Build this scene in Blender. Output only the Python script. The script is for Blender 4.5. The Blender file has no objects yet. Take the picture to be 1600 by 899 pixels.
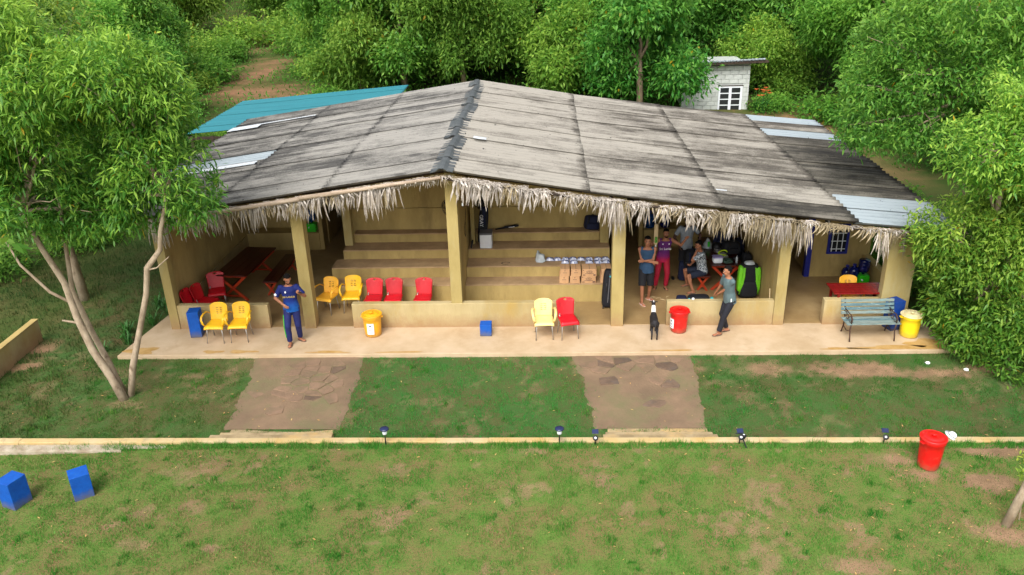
import bpy, bmesh, math, random
import numpy as np
from mathutils import Vector, Matrix
random.seed(7)
rng = np.random.default_rng(11)
S = bpy.context.scene
COL = S.collection
PI = math.pi

# ------------------------------------------------------------------ camera, sky, sun, exposure
cam_d = bpy.data.cameras.new('camera'); cam = bpy.data.objects.new('camera', cam_d); COL.objects.link(cam)
cam_d.sensor_width = 36.0; cam_d.lens = 28.8; cam_d.clip_end = 1500; cam_d.clip_start = 0.1
_r = Vector((0.99904, 0.03547, -0.02577)); _u = Vector((0.00926, 0.40389, 0.91476)); _w = Vector((-0.04285, 0.91412, -0.40317))
cam.matrix_world = Matrix(((_r.x, _u.x, -_w.x, 2.1193), (_r.y, _u.y, -_w.y, -17.630), (_r.z, _u.z, -_w.z, 8.8), (0, 0, 0, 1)))
S.camera = cam
SUN_EL, SUN_AZ = 50.0, 196.0          # azimuth measured from +Y clockwise (the sun stands behind the camera, a little to its left)
world = bpy.data.worlds.new('World'); S.world = world; world.use_nodes = True
wn = world.node_tree.nodes; wl = world.node_tree.links
bg = wn['Background']; sky = wn.new('ShaderNodeTexSky'); sky.sky_type = 'NISHITA'; sky.sun_disc = False
sky.sun_elevation = math.radians(SUN_EL); sky.sun_rotation = math.radians(SUN_AZ)
sky.air_density = 1.0; sky.dust_density = 4.0; sky.ozone_density = 0.6
hs = wn.new('ShaderNodeHueSaturation'); hs.inputs['Saturation'].default_value = 0.35
wl.new(sky.outputs[0], hs.inputs['Color']); wl.new(hs.outputs[0], bg.inputs[0]); bg.inputs[1].default_value = 0.15
sun_d = bpy.data.lights.new('sun', 'SUN'); sun = bpy.data.objects.new('sun', sun_d); COL.objects.link(sun)
sun_d.energy = 1.2; sun_d.angle = math.radians(34); sun_d.color = (1.0, 0.98, 0.955)
_el, _az = math.radians(SUN_EL), math.radians(SUN_AZ)
_dir = Vector((math.sin(_az)*math.cos(_el), math.cos(_az)*math.cos(_el), math.sin(_el)))
sun.rotation_euler = _dir.to_track_quat('Z', 'Y').to_euler()
S.view_settings.view_transform = 'Standard'; S.view_settings.look = 'None'; S.view_settings.gamma = 1.0
S.view_settings.exposure = 0.90
S.cycles.max_bounces = 8; S.cycles.diffuse_bounces = 5; S.cycles.glossy_bounces = 2; S.cycles.transmission_bounces = 4
S.cycles.transparent_max_bounces = 4; S.cycles.use_denoising = True; S.cycles.denoising_prefilter = 'NONE'; S.cycles.use_adaptive_sampling = False; S.cycles.sample_clamp_indirect = 6

# ------------------------------------------------------------------ materials
def lin(c):
    return tuple(((v/255)/12.92 if v/255 <= .04045 else ((v/255+.055)/1.055)**2.4) for v in c)
def mat(name, c1, c2=None, rough=.7, scale=3.0, detail=6, bump=0.0, bscale=None, stretch=(1, 1, 1), c3=None, s3=1.0, t3=(.5, .7),
        metal=0.0, spec=.4, ramp=(.35, .65), coords='Object', objrand=0.0, trans=0.0, coat=0.0):
    m = bpy.data.materials.new(name); m.use_nodes = True
    N = m.node_tree.nodes; L = m.node_tree.links; b = N['Principled BSDF']
    b.inputs['Roughness'].default_value = rough; b.inputs['Metallic'].default_value = metal
    b.inputs['Specular IOR Level'].default_value = spec; b.inputs['Coat Weight'].default_value = coat
    tc = N.new('ShaderNodeTexCoord'); mp = N.new('ShaderNodeMapping'); mp.inputs['Scale'].default_value = stretch
    L.new(tc.outputs[coords], mp.inputs[0])
    c2 = c2 or tuple(v*.8 for v in c1)
    nz = N.new('ShaderNodeTexNoise'); nz.inputs['Scale'].default_value = scale; nz.inputs['Detail'].default_value = detail; nz.inputs['Roughness'].default_value = .65
    L.new(mp.outputs[0], nz.inputs['Vector'])
    rp = N.new('ShaderNodeMapRange'); rp.inputs[1].default_value = ramp[0]; rp.inputs[2].default_value = ramp[1]
    L.new(nz.outputs[0], rp.inputs[0])
    mx = N.new('ShaderNodeMix'); mx.data_type = 'RGBA'; mx.inputs[6].default_value = (*c1, 1); mx.inputs[7].default_value = (*c2, 1)
    L.new(rp.outputs[0], mx.inputs[0]); out = mx.outputs[2]
    if c3:
        n3 = N.new('ShaderNodeTexNoise'); n3.inputs['Scale'].default_value = s3; n3.inputs['Detail'].default_value = 8; n3.inputs['Roughness'].default_value = .7
        L.new(mp.outputs[0], n3.inputs['Vector'])
        r3 = N.new('ShaderNodeMapRange'); r3.inputs[1].default_value = t3[0]; r3.inputs[2].default_value = t3[1]; L.new(n3.outputs[0], r3.inputs[0])
        m3 = N.new('ShaderNodeMix'); m3.data_type = 'RGBA'; m3.inputs[7].default_value = (*c3, 1)
        L.new(r3.outputs[0], m3.inputs[0]); L.new(out, m3.inputs[6]); out = m3.outputs[2]
    if objrand:
        oi = N.new('ShaderNodeObjectInfo'); h = N.new('ShaderNodeHueSaturation'); mr = N.new('ShaderNodeMapRange')
        mr.inputs[3].default_value = 1-objrand; mr.inputs[4].default_value = 1+objrand
        L.new(oi.outputs['Random'], mr.inputs[0]); L.new(mr.outputs[0], h.inputs['Value']); L.new(out, h.inputs['Color']); out = h.outputs[0]
    L.new(out, b.inputs['Base Color'])
    if bump:
        bn = N.new('ShaderNodeTexNoise'); bn.inputs['Scale'].default_value = bscale or scale*6; bn.inputs['Detail'].default_value = 5
        L.new(mp.outputs[0], bn.inputs['Vector'])
        bp = N.new('ShaderNodeBump'); bp.inputs['Strength'].default_value = bump; bp.inputs['Distance'].default_value = .02
        L.new(bn.outputs[0], bp.inputs['Height']); L.new(bp.outputs[0], b.inputs['Normal'])
    if trans: b.inputs['Transmission Weight'].default_value = trans
    return m
def leafmat(name, old, young_lit, rough=.45, transl=.45):
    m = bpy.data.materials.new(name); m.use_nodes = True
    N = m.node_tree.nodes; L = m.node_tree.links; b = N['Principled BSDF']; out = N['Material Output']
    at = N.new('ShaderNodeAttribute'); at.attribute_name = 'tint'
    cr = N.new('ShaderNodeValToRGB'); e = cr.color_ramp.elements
    e[0].color = (*[v*.62 for v in old], 1); e[1].position = .93; e[1].color = (*young_lit, 1)  # dark end also paints the shade inside and low in the crowns
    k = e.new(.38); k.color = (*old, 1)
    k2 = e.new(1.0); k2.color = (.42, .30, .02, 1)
    L.new(at.outputs['Fac'], cr.inputs[0])
    oi = N.new('ShaderNodeObjectInfo'); h = N.new('ShaderNodeHueSaturation'); mr = N.new('ShaderNodeMapRange')
    mr.inputs[3].default_value = .482; mr.inputs[4].default_value = .508
    L.new(oi.outputs['Random'], mr.inputs[0]); L.new(mr.outputs[0], h.inputs['Hue']); L.new(cr.outputs[0], h.inputs['Color'])
    w = N.new('ShaderNodeMath'); w.operation = 'FRACT'; w2 = N.new('ShaderNodeMath'); w2.operation = 'MULTIPLY'; w2.inputs[1].default_value = 7.3; L.new(oi.outputs['Random'], w2.inputs[0]); L.new(w2.outputs[0], w.inputs[0])
    mv = N.new('ShaderNodeMapRange'); mv.inputs[3].default_value = .86; mv.inputs[4].default_value = 1.18; L.new(w.outputs[0], mv.inputs[0]); L.new(mv.outputs[0], h.inputs['Value'])
    b.inputs['Roughness'].default_value = rough; b.inputs['Specular IOR Level'].default_value = .3
    L.new(h.outputs[0], b.inputs['Base Color'])
    tr = N.new('ShaderNodeBsdfTranslucent'); L.new(h.outputs[0], tr.inputs[0])
    ms = N.new('ShaderNodeMixShader'); ms.inputs[0].default_value = transl
    L.new(b.outputs[0], ms.inputs[1]); L.new(tr.outputs[0], ms.inputs[2]); L.new(ms.outputs[0], out.inputs[0])
    return m

PLASTER = mat('ochre_plaster', lin((188, 164, 104)), lin((160, 138, 84)), .85, 1.3, 8, .25, 30, c3=lin((132, 112, 70)), s3=1.6, t3=(.52, .78), stretch=(1, 1, .35))
PLASTER_PALE = mat('pale_ochre_plaster', lin((184, 167, 124)), lin((162, 144, 98)), .85, 1.2, 8, .25, 30, c3=lin((170, 142, 78)), s3=1.3, t3=(.5, .74), stretch=(1, 1, .4))
PLASTER_COL = mat('olive_ochre_plaster', lin((176, 157, 100)), lin((152, 133, 80)), .85, 1.6, 8, .25, 30, c3=lin((170, 158, 116)), s3=1.2, t3=(.5, .72), stretch=(1, 1, .35))
TREAD = mat('worn_brown_cement', lin((186, 156, 116)), lin((156, 128, 94)), .8, 2.2, 8, .15, 30)
FLOOR = mat('polished_ochre_floor', lin((160, 134, 90)), lin((134, 108, 72)), .4, .9, 8, .06, 20, c3=lin((176, 152, 112)), s3=.6, t3=(.5, .75), spec=.4)
APRON = mat('pale_cement_apron', lin((196, 173, 143)), lin((176, 151, 117)), .75, 1.1, 9, .15, 25, c3=lin((164, 138, 104)), s3=1.3, t3=(.56, .8))
STAINM = mat('ochre_stain', lin((166, 128, 66)), lin((186, 152, 98)), .7, 4)
KERBM = mat('painted_kerb_concrete', lin((192, 174, 136)), lin((188, 156, 94)), .85, 1.1, 8, .3, 30, c3=lin((136, 124, 98)), s3=3.0, t3=(.55, .75))
STEPM = mat('step_concrete', lin((176, 156, 120)), lin((138, 120, 88)), .85, 3.0, 8, .4, 25, c3=lin((196, 160, 100)), s3=1.2, t3=(.5, .7))
WOODGREY = mat('weathered_pole', lin((190, 170, 148)), lin((150, 130, 110)), .8, 6, stretch=(.3, 3, 3))
RAFTER = mat('dark_timber', lin((70, 56, 44)), lin((46, 36, 28)), .8, 6)
THATCH = mat('dry_palm_leaf', lin((176, 166, 154)), lin((134, 122, 108)), .8, 9, objrand=.24, c3=lin((200, 192, 184)), s3=2.5, t3=(.5, .65))
THATCH2 = mat('dry_palm_leaf_tan', lin((166, 152, 122)), lin((126, 110, 84)), .8, 9, objrand=.24)
MAHOG = mat('dark_varnished_plank', lin((74, 26, 18)), lin((52, 16, 12)), .28, 3, stretch=(1, 8, 1), spec=.5, objrand=.15)
REDWOOD = mat('orange_red_varnished_wood', lin((176, 62, 26)), lin((150, 44, 18)), .35, 5, spec=.5)
REDPLANK = mat('red_varnished_plank', lin((140, 24, 24)), lin((112, 16, 18)), .22, 3, stretch=(1, 8, 1), spec=.5, objrand=.12)
YEL = mat('yellow_plastic', lin((246, 194, 36)), lin((232, 178, 30)), .42, 3, spec=.5, objrand=.05, c3=lin((222, 184, 90)), s3=6, t3=(.56, .8))
YELO = mat('golden_yellow_plastic', lin((246, 184, 60)), lin((242, 176, 48)), .35, 2, spec=.5)
YELP = mat('faded_yellow_plastic', lin((240, 216, 142)), lin((234, 206, 124)), .45, 2, spec=.5)
RED = mat('red_plastic', lin((196, 14, 30)), lin((176, 14, 26)), .45, 3, spec=.5, objrand=.08, c3=lin((204, 66, 66)), s3=5, t3=(.56, .8))
STEEL = mat('chair_leg_steel', lin((190, 186, 180)), lin((160, 156, 150)), .35, 5, metal=.7)
BLUEF = mat('blue_painted_foam', lin((0, 84, 176)), lin((0, 72, 158)), .7, 6, bump=.3, bscale=40, c3=lin((40, 104, 168)), s3=5, t3=(.56, .72))
BLUED = mat('dark_blue_painted_foam', lin((4, 62, 146)), lin((2, 50, 124)), .6, 6, bump=.15, bscale=60)
BINY = mat('orange_yellow_bin_plastic', lin((240, 176, 34)), lin((228, 160, 26)), .45, 4, spec=.5, c3=lin((206, 160, 80)), s3=7, t3=(.56, .8))
BINR = mat('red_bin_plastic', lin((222, 24, 20)), lin((200, 18, 16)), .42, 4, spec=.5, c3=lin((206, 80, 66)), s3=7, t3=(.58, .82))
BINY2 = mat('lemon_bin_plastic', lin((246, 216, 30)), lin((240, 204, 30)), .4, 3, spec=.5, c3=lin((190, 150, 60)), s3=7, t3=(.66, .8))
LIDW = mat('dirty_cream_lid', lin((226, 214, 170)), lin((200, 184, 130)), .5, 8)
PAPER = mat('white_paper', lin((236, 236, 236)), lin((228, 228, 230)), .7, 5)
GREYP = mat('grey_print', lin((120, 128, 130)), lin((100, 110, 116)), .7, 5)
CARD = mat('cardboard', lin((206, 164, 120)), lin((194, 150, 106)), .85, 4, objrand=.05)
PRINT = mat('dark_print', lin((84, 58, 60)), lin((70, 48, 56)), .8, 4)
IRON = mat('rusty_cast_iron', lin((70, 62, 58)), lin((94, 66, 50)), .6, 12, metal=.4)
SLATW = mat('weathered_pale_slat', lin((140, 148, 138)), lin((92, 110, 110)), .8, 4, stretch=(1, 10, 6), c3=lin((120, 146, 146)), s3=5, t3=(.5, .62))
SLATB = mat('worn_blue_grey_slat', lin((72, 100, 108)), lin((96, 122, 126)), .8, 4, stretch=(1, 10, 6), c3=lin((176, 190, 182)), s3=5, t3=(.56, .68))
BLACKF = mat('black_fabric', lin((24, 26, 32)), lin((18, 19, 24)), .8, 20)
NAVYF = mat('navy_fabric', lin((22, 30, 62)), lin((16, 22, 48)), .8, 20)
LIME = mat('lime_green_fabric', lin((120, 206, 36)), lin((104, 190, 28)), .6, 10)
TEALM = mat('teal_fabric', lin((40, 190, 200)), lin((30, 170, 186)), .6, 10)
WHITEP = mat('white_plastic', lin((232, 236, 240)), lin((222, 226, 232)), .4, 5)
GREYLID = mat('grey_lid', lin((110, 110, 112)), lin((96, 96, 98)), .5, 5)
BLACKP = mat('black_plastic', lin((22, 22, 24)), lin((30, 30, 32)), .45, 5)
GREENP = mat('green_plastic', lin((50, 200, 30)), lin((42, 186, 24)), .35, 3, spec=.5)
BOTTLE = mat('blue_water_bottle', lin((30, 84, 150)), lin((24, 70, 132)), .15, 3, spec=.6, trans=.35)
BOTTLED = mat('dark_blue_bottle', lin((16, 26, 92)), lin((12, 20, 76)), .2, 3, spec=.6, trans=.15)
CLEARB = mat('milky_plastic_film', lin((214, 222, 224)), lin((196, 206, 210)), .25, 8, spec=.6, trans=.25)
FOILW = mat('shiny_packet_white', lin((224, 228, 240)), lin((190, 196, 220)), .2, 14, spec=.7)
FOILB = mat('shiny_packet_blue', lin((74, 92, 150)), lin((150, 160, 196)), .2, 22, spec=.7)
BLUEPAINT = mat('royal_blue_paint', lin((34, 44, 142)), lin((28, 36, 122)), .45, 4)
DARKGLASS = mat('dark_glass', (.02, .022, .025), (.03, .032, .035), .08, 2, spec=.7)
WILLOW = mat('willow_bat', lin((222, 200, 158)), lin((206, 180, 136)), .5, 4, stretch=(6, 6, 1))
TEALROOF = mat('teal_roof_paint', lin((36, 116, 126)), lin((32, 106, 116)), .55, 1.5, spec=.5, stretch=(.3, 4, 1))
BLOCK = mat('concrete_block', lin((198, 202, 196)), lin((182, 186, 182)), .9, 5, objrand=.06, bump=.3)
MORTAR = mat('mortar', lin((186, 190, 186)), lin((172, 176, 172)), .9, 5)
CAPM = mat('dark_ridge_cap', lin((88, 92, 92)), lin((62, 66, 68)), .7, 2.5, bump=.2, objrand=.1)
FOREST_BARK = mat('grey_brown_bark', lin((150, 130, 108)), lin((110, 92, 74)), .9, 8, stretch=(1, 1, .3))
BARK = mat('pale_bark', lin((178, 160, 136)), lin((138, 120, 98)), .9, 7, stretch=(1, 1, .5), bump=.4, c3=lin((104, 84, 66)), s3=5, t3=(.55, .7))
SKIN = mat('brown_skin', lin((168, 114, 84)), lin((152, 100, 72)), .6, 6)
SKIND = mat('dark_brown_skin', lin((84, 54, 42)), lin((72, 46, 36)), .55, 6)
HAIR = mat('black_hair', lin((16, 14, 13)), lin((24, 21, 20)), .9, 40, spec=.1)
EYEW = mat('eye_white', lin((220, 215, 208)), None, .4)
LIPS = mat('lips', lin((120, 66, 56)), None, .6)
SANDAL = mat('tan_sandal', lin((112, 92, 80)), lin((84, 66, 56)), .7, 10)
SANDALP = mat('pink_sandal', lin((222, 190, 184)), None, .6)
DOGB = mat('black_dog_fur', lin((26, 24, 26)), lin((36, 32, 34)), .7, 30)
DOGW = mat('white_dog_fur', lin((226, 222, 216)), None, .8, 30)
STONE = mat('flat_brown_stone', lin((116, 94, 76)), lin((92, 76, 62)), .85, 5, bump=.4, bscale=20, objrand=.2, c3=lin((96, 86, 78)), s3=3, t3=(.5, .7))

STONE2 = mat('soil_toned_stone', lin((136, 110, 88)), lin((120, 98, 78)), .85, 4, bump=.4, bscale=20, objrand=.08, c3=lin((112, 98, 74)), s3=2, t3=(.5, .7))
def roofmat(name, pale, mid, dark, bias):
    """weathered corrugated sheet: mildew streaks run along the corrugations (object X)"""
    m = bpy.data.materials.new(name); m.use_nodes = True
    N = m.node_tree.nodes; L = m.node_tree.links; b = N['Principled BSDF']; b.inputs['Roughness'].default_value = .8; b.inputs['Specular IOR Level'].default_value = .25
    g = N.new('ShaderNodeNewGeometry')
    def noise(sc, st, det=8, ro=.7):
        mp = N.new('ShaderNodeMapping'); mp.inputs['Scale'].default_value = st; L.new(g.outputs['Position'], mp.inputs[0])
        n = N.new('ShaderNodeTexNoise'); n.inputs['Scale'].default_value = sc; n.inputs['Detail'].default_value = det; n.inputs['Roughness'].default_value = ro
        L.new(mp.outputs[0], n.inputs[0]); return n.outputs[0]
    def mr(x, a, c, lo=0., hi=1.):
        r = N.new('ShaderNodeMapRange'); r.inputs[1].default_value = a; r.inputs[2].default_value = c; r.inputs[3].default_value = lo; r.inputs[4].default_value = hi
        L.new(x, r.inputs[0]); return r.outputs[0]
    def mixc(f, a, bcol):
        x = N.new('ShaderNodeMix'); x.data_type = 'RGBA'
        L.new(f, x.inputs[0])
        for s, v in ((6, a), (7, bcol)):
            if isinstance(v, tuple): x.inputs[s].default_value = (*v, 1)
            else: L.new(v, x.inputs[s])
        return x.outputs[2]
    def math2(op, a, bb):
        x = N.new('ShaderNodeMath'); x.operation = op
        for s, v in ((0, a), (1, bb)):
            if isinstance(v, (int, float)): x.inputs[s].default_value = v
            else: L.new(v, x.inputs[s])
        return x.outputs[0]
    streak = noise(1.0, (.32, 1.3, .2), 6, .6); blot = noise(.8, (.8, 1, 1)); fine = noise(5, (.5, 3.2, 1)); grain = noise(45, (.5, 1, 1), 2); med = noise(2.2, (.35, 1.6, 1), 5, .65)
    def attr(nm):
        at = N.new('ShaderNodeAttribute'); at.attribute_name = nm; return at.outputs['Fac']
    f = math2('ADD', math2('MULTIPLY', streak, 1.15), math2('MULTIPLY', blot, .65))
    f = math2('ADD', f, math2('MULTIPLY', fine, .42)); f = math2('ADD', f, math2('MULTIPLY', grain, .35)); f = math2('ADD', f, math2('MULTIPLY', med, .6)); f = math2('ADD', f, bias-.665)
    sx = N.new('ShaderNodeSeparateXYZ'); L.new(g.outputs['Position'], sx.inputs[0]); ab = math2('ABSOLUTE', sx.outputs[0], 0); f = math2('ADD', f, mr(ab, 0, 8, -.16, .08))
    f = math2('ADD', f, math2('MULTIPLY', attr('valley'), .50))  # trough shade painted into the colour so the corrugation reads
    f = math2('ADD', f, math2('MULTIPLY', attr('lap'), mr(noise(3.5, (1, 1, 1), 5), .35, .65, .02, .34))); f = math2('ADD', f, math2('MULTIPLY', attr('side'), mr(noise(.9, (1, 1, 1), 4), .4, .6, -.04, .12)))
    oi = N.new('ShaderNodeObjectInfo'); f = math2('ADD', f, mr(oi.outputs['Random'], 0, 1, -.05, .05))
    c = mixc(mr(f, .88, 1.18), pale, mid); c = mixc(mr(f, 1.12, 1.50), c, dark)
    spots = noise(9, (1, 1, 1), 2); c = mixc(mr(spots, .70, .76), c, tuple(v*.45 for v in dark))
    L.new(c, b.inputs['Base Color']); return m
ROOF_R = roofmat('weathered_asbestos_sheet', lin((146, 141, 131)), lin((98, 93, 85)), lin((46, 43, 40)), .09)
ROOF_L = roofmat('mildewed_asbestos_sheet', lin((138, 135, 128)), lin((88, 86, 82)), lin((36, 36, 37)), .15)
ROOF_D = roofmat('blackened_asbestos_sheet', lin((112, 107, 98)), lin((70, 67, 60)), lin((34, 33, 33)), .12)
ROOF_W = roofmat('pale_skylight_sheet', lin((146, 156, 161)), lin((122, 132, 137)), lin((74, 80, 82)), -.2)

PATCHM = mat('white_patch_strip', lin((206, 210, 214)), lin((180, 186, 190)), .6, 8)
def splash(m, z1, col, amt=.8, nscale=4):
    """mud splashed on the foot of a wall or box (by height above the ground)"""
    N = m.node_tree.nodes; L = m.node_tree.links; b = N['Principled BSDF']; src = b.inputs['Base Color'].links[0].from_socket
    g = N.new('ShaderNodeNewGeometry'); sx = N.new('ShaderNodeSeparateXYZ'); L.new(g.outputs['Position'], sx.inputs[0])
    nz = N.new('ShaderNodeTexNoise'); nz.inputs['Scale'].default_value = nscale; nz.inputs['Detail'].default_value = 8; nz.inputs['Roughness'].default_value = .75; L.new(g.outputs['Position'], nz.inputs[0])
    a = N.new('ShaderNodeMath'); a.operation = 'MULTIPLY_ADD'; a.inputs[1].default_value = -z1*1.9; L.new(nz.outputs[0], a.inputs[0]); L.new(sx.outputs[2], a.inputs[2])
    r = N.new('ShaderNodeMapRange'); r.inputs[1].default_value = -z1*.95; r.inputs[2].default_value = z1*.12; r.inputs[3].default_value = amt; r.inputs[4].default_value = 0; L.new(a.outputs[0], r.inputs[0])
    x = N.new('ShaderNodeMix'); x.data_type = 'RGBA'; L.new(r.outputs[0], x.inputs[0]); L.new(src, x.inputs[6]); x.inputs[7].default_value = (*col, 1); L.new(x.outputs[2], b.inputs['Base Color'])
splash(PLASTER_PALE, .34, lin((150, 118, 84)), .85); splash(PLASTER_COL, .40, lin((150, 118, 84)), .75); splash(BLUEF, .16, lin((96, 92, 84)), .8, 9); splash(BLUED, .14, lin((80, 78, 76)), .7, 9)
splash(BINR, .16, lin((140, 88, 66)), .8, 9); splash(BINY, .14, lin((170, 128, 70)), .8, 9); splash(BINY2, .14, lin((176, 146, 70)), .8, 9)
# ------------------------------------------------------------------ mesh helpers
class MB:
    def __init__(s): s.v = []; s.f = []; s.mi = []; s.cm = 0
    def add(s, vs, fs):
        o = len(s.v); s.v += [tuple(v) for v in vs]; s.f += [tuple(i+o for i in f) for f in fs]; s.mi += [s.cm]*len(fs); return s
    def box(s, x0, x1, y0, y1, z0, z1, M=None):
        vs = [(x, y, z) for z in (z0, z1) for y in (y0, y1) for x in (x0, x1)]
        if M is not None: vs = [tuple(M @ Vector(v)) for v in vs]
        return s.add(vs, [(0, 2, 3, 1), (4, 5, 7, 6), (0, 1, 5, 4), (2, 6, 7, 3), (0, 4, 6, 2), (1, 3, 7, 5)])
    def prism(s, poly, y0, y1):
        """poly = list of (x, z); extruded along y"""
        n = len(poly); vs = [(x, y0, z) for x, z in poly]+[(x, y1, z) for x, z in poly]
        return s.add(vs, [tuple(range(n)), tuple(range(2*n-1, n-1, -1))]+[(i, n+i, n+(i+1) % n, (i+1) % n) for i in range(n)])
    def slab(s, poly, z0, z1):
        n = len(poly); vs = [(x, y, z0) for x, y in poly]+[(x, y, z1) for x, y in poly]
        return s.add(vs, [tuple(range(n-1, -1, -1)), tuple(range(n, 2*n))]+[(i, (i+1) % n, n+(i+1) % n, n+i) for i in range(n)])
    def rings(s, rs, cap=True):
        """rs = list of (centre, axisA, axisB); lofted closed tube"""
        n = 12; vs = []
        for c, a, b in rs:
            c, a, b = Vector(c), Vector(a), Vector(b)
            vs += [c+a*math.cos(2*PI*i/n)+b*math.sin(2*PI*i/n) for i in range(n)]
        fs = [(k*n+i, k*n+(i+1) % n, (k+1)*n+(i+1) % n, (k+1)*n+i) for k in range(len(rs)-1) for i in range(n)]
        if cap: fs += [tuple(range(n-1, -1, -1)), tuple(range((len(rs)-1)*n, len(rs)*n))]
        return s.add(vs, fs)
    def tube(s, path, rad, n=8, cap=True):
        P = [Vector(p) for p in path]; R = rad if isinstance(rad, (list, tuple)) else [rad]*len(P)
        vs = []; prev = None
        for i, p in enumerate(P):
            t = (P[min(i+1, len(P)-1)]-P[max(i-1, 0)]).normalized()
            if prev is None: prev = t.orthogonal().normalized()
            a = (prev-t*prev.dot(t)).normalized(); b = t.cross(a); prev = a
            vs += [p+a*R[i]*math.cos(2*PI*k/n)+b*R[i]*math.sin(2*PI*k/n) for k in range(n)]
        fs = [(k*n+i, k*n+(i+1) % n, (k+1)*n+(i+1) % n, (k+1)*n+i) for k in range(len(P)-1) for i in range(n)]
        if cap: fs += [tuple(range(n-1, -1, -1)), tuple(range((len(P)-1)*n, len(P)*n))]
        return s.add(vs, fs)
    def lathe(s, prof, c=(0, 0, 0), n=20, ax=None):
        """prof = [(radius, height)]"""
        vs = []; M = ax or Matrix.Identity(3); c = Vector(c)
        for r, h in prof: vs += [c+M @ Vector((r*math.cos(2*PI*i/n), r*math.sin(2*PI*i/n), h)) for i in range(n)]
        fs = [(k*n+i, k*n+(i+1) % n, (k+1)*n+(i+1) % n, (k+1)*n+i) for k in range(len(prof)-1) for i in range(n)]
        fs += [tuple(range(n-1, -1, -1)), tuple(range((len(prof)-1)*n, len(prof)*n))]
        return s.add(vs, fs)
    def ell(s, c, r, M=None, n=14, m=9):
        vs = []; M = M or Matrix.Identity(3); c = Vector(c)
        for k in range(1, m):
            a = PI*k/m
            vs += [c+M @ Vector((r[0]*math.sin(a)*math.cos(2*PI*i/n), r[1]*math.sin(a)*math.sin(2*PI*i/n), r[2]*math.cos(a))) for i in range(n)]
        vs += [c+M @ Vector((0, 0, r[2])), c-M @ Vector((0, 0, r[2]))]; T = (m-1)*n
        fs = [(k*n+i, (k+1)*n+i, (k+1)*n+(i+1) % n, k*n+(i+1) % n) for k in range(m-2) for i in range(n)]
        fs += [(T, i, (i+1) % n) for i in range(n)]+[(T+1, (m-2)*n+(i+1) % n, (m-2)*n+i) for i in range(n)]
        return s.add(vs, fs)
    def caps(s, p0, p1, r0, r1):
        p0, p1 = Vector(p0), Vector(p1); t = (p1-p0).normalized(); a = t.orthogonal().normalized(); b = t.cross(a)
        rs = []
        for k in range(1, 5):
            an = PI/2*k/4; rs.append((p0-t*r0*math.cos(an), a*r0*math.sin(an), b*r0*math.sin(an)))
        for k in range(4, 0, -1):
            an = PI/2*k/4; rs.append((p1+t*r1*math.cos(an), a*r1*math.sin(an), b*r1*math.sin(an)))
        return s.rings(rs)
    def mesh(s, name, mats, smooth=False):
        me = bpy.data.meshes.new(name); me.from_pydata(s.v, [], s.f)
        for m in (mats if isinstance(mats, (list, tuple)) else [mats]): me.materials.append(m)
        if any(s.mi): me.polygons.foreach_set('material_index', s.mi)
        if smooth: me.polygons.foreach_set('use_smooth', [True]*len(s.f))
        me.update(); return me
    def build(s, name, mats, parent=None, smooth=False, bevel=0, loc=None):
        o = bpy.data.objects.new(name, s.mesh(name, mats, smooth)); COL.objects.link(o)
        if parent: o.parent = parent
        if loc is not None: o.location = loc
        if bevel:
            b = o.modifiers.new('bevel', 'BEVEL'); b.width = bevel; b.segments = 2; b.limit_method = 'ANGLE'
        return o
def tag(o, label=None, cat=None, group=None, kind=None):
    if label: o['label'] = label
    if cat: o['category'] = cat
    if group: o['group'] = group
    if kind: o['kind'] = kind
    return o
def thing(name, label, cat, loc=(0, 0, 0), rz=0.0, group=None):
    o = bpy.data.objects.new(name, None); COL.objects.link(o); o.location = loc; o.rotation_euler = (0, 0, rz); o.empty_display_size = .1
    return tag(o, label, cat, group)
def inst(src, parent=None, loc=None, rot=None):
    o = src.copy(); COL.objects.link(o)
    if parent is not None: o.parent = parent
    if loc is not None: o.location = loc
    if rot is not None: o.rotation_euler = rot
    return o
def copy_tree(o, label, loc, rz, scale=None):
    c = o.copy(); COL.objects.link(c); c.location = loc; c.rotation_euler = (0, 0, rz)
    if label: c['label'] = label
    if scale: c.scale = scale
    for ch in list(o.children):
        d = ch.copy(); COL.objects.link(d); d.parent = c
        for g in list(ch.children):
            e = g.copy(); COL.objects.link(e); e.parent = d
    return c
def recolour(root, old, new):
    for ch in root.children:
        if ch.type == 'MESH' and ch.data.materials and ch.data.materials[0] == old:
            ch.data = ch.data.copy(); ch.data.materials[0] = new
def rotz(a): return Matrix.Rotation(a, 4, 'Z')
def text(body, size, mt, parent, loc, rot, name='lettering', ext=.0015):
    c = bpy.data.curves.new(name, 'FONT'); c.body = body; c.size = size; c.align_x = 'CENTER'; c.align_y = 'CENTER'; c.extrude = ext; c.resolution_u = 2
    t = bpy.data.objects.new(name, c); COL.objects.link(t); dg = bpy.context.evaluated_depsgraph_get()
    me = bpy.data.meshes.new_from_object(t.evaluated_get(dg)); me.name = name; bpy.data.objects.remove(t); bpy.data.curves.remove(c)
    me.materials.clear(); me.materials.append(mt)
    o = bpy.data.objects.new(name, me); COL.objects.link(o); o.parent = parent; o.location = loc; o.rotation_euler = rot
    return o

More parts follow.
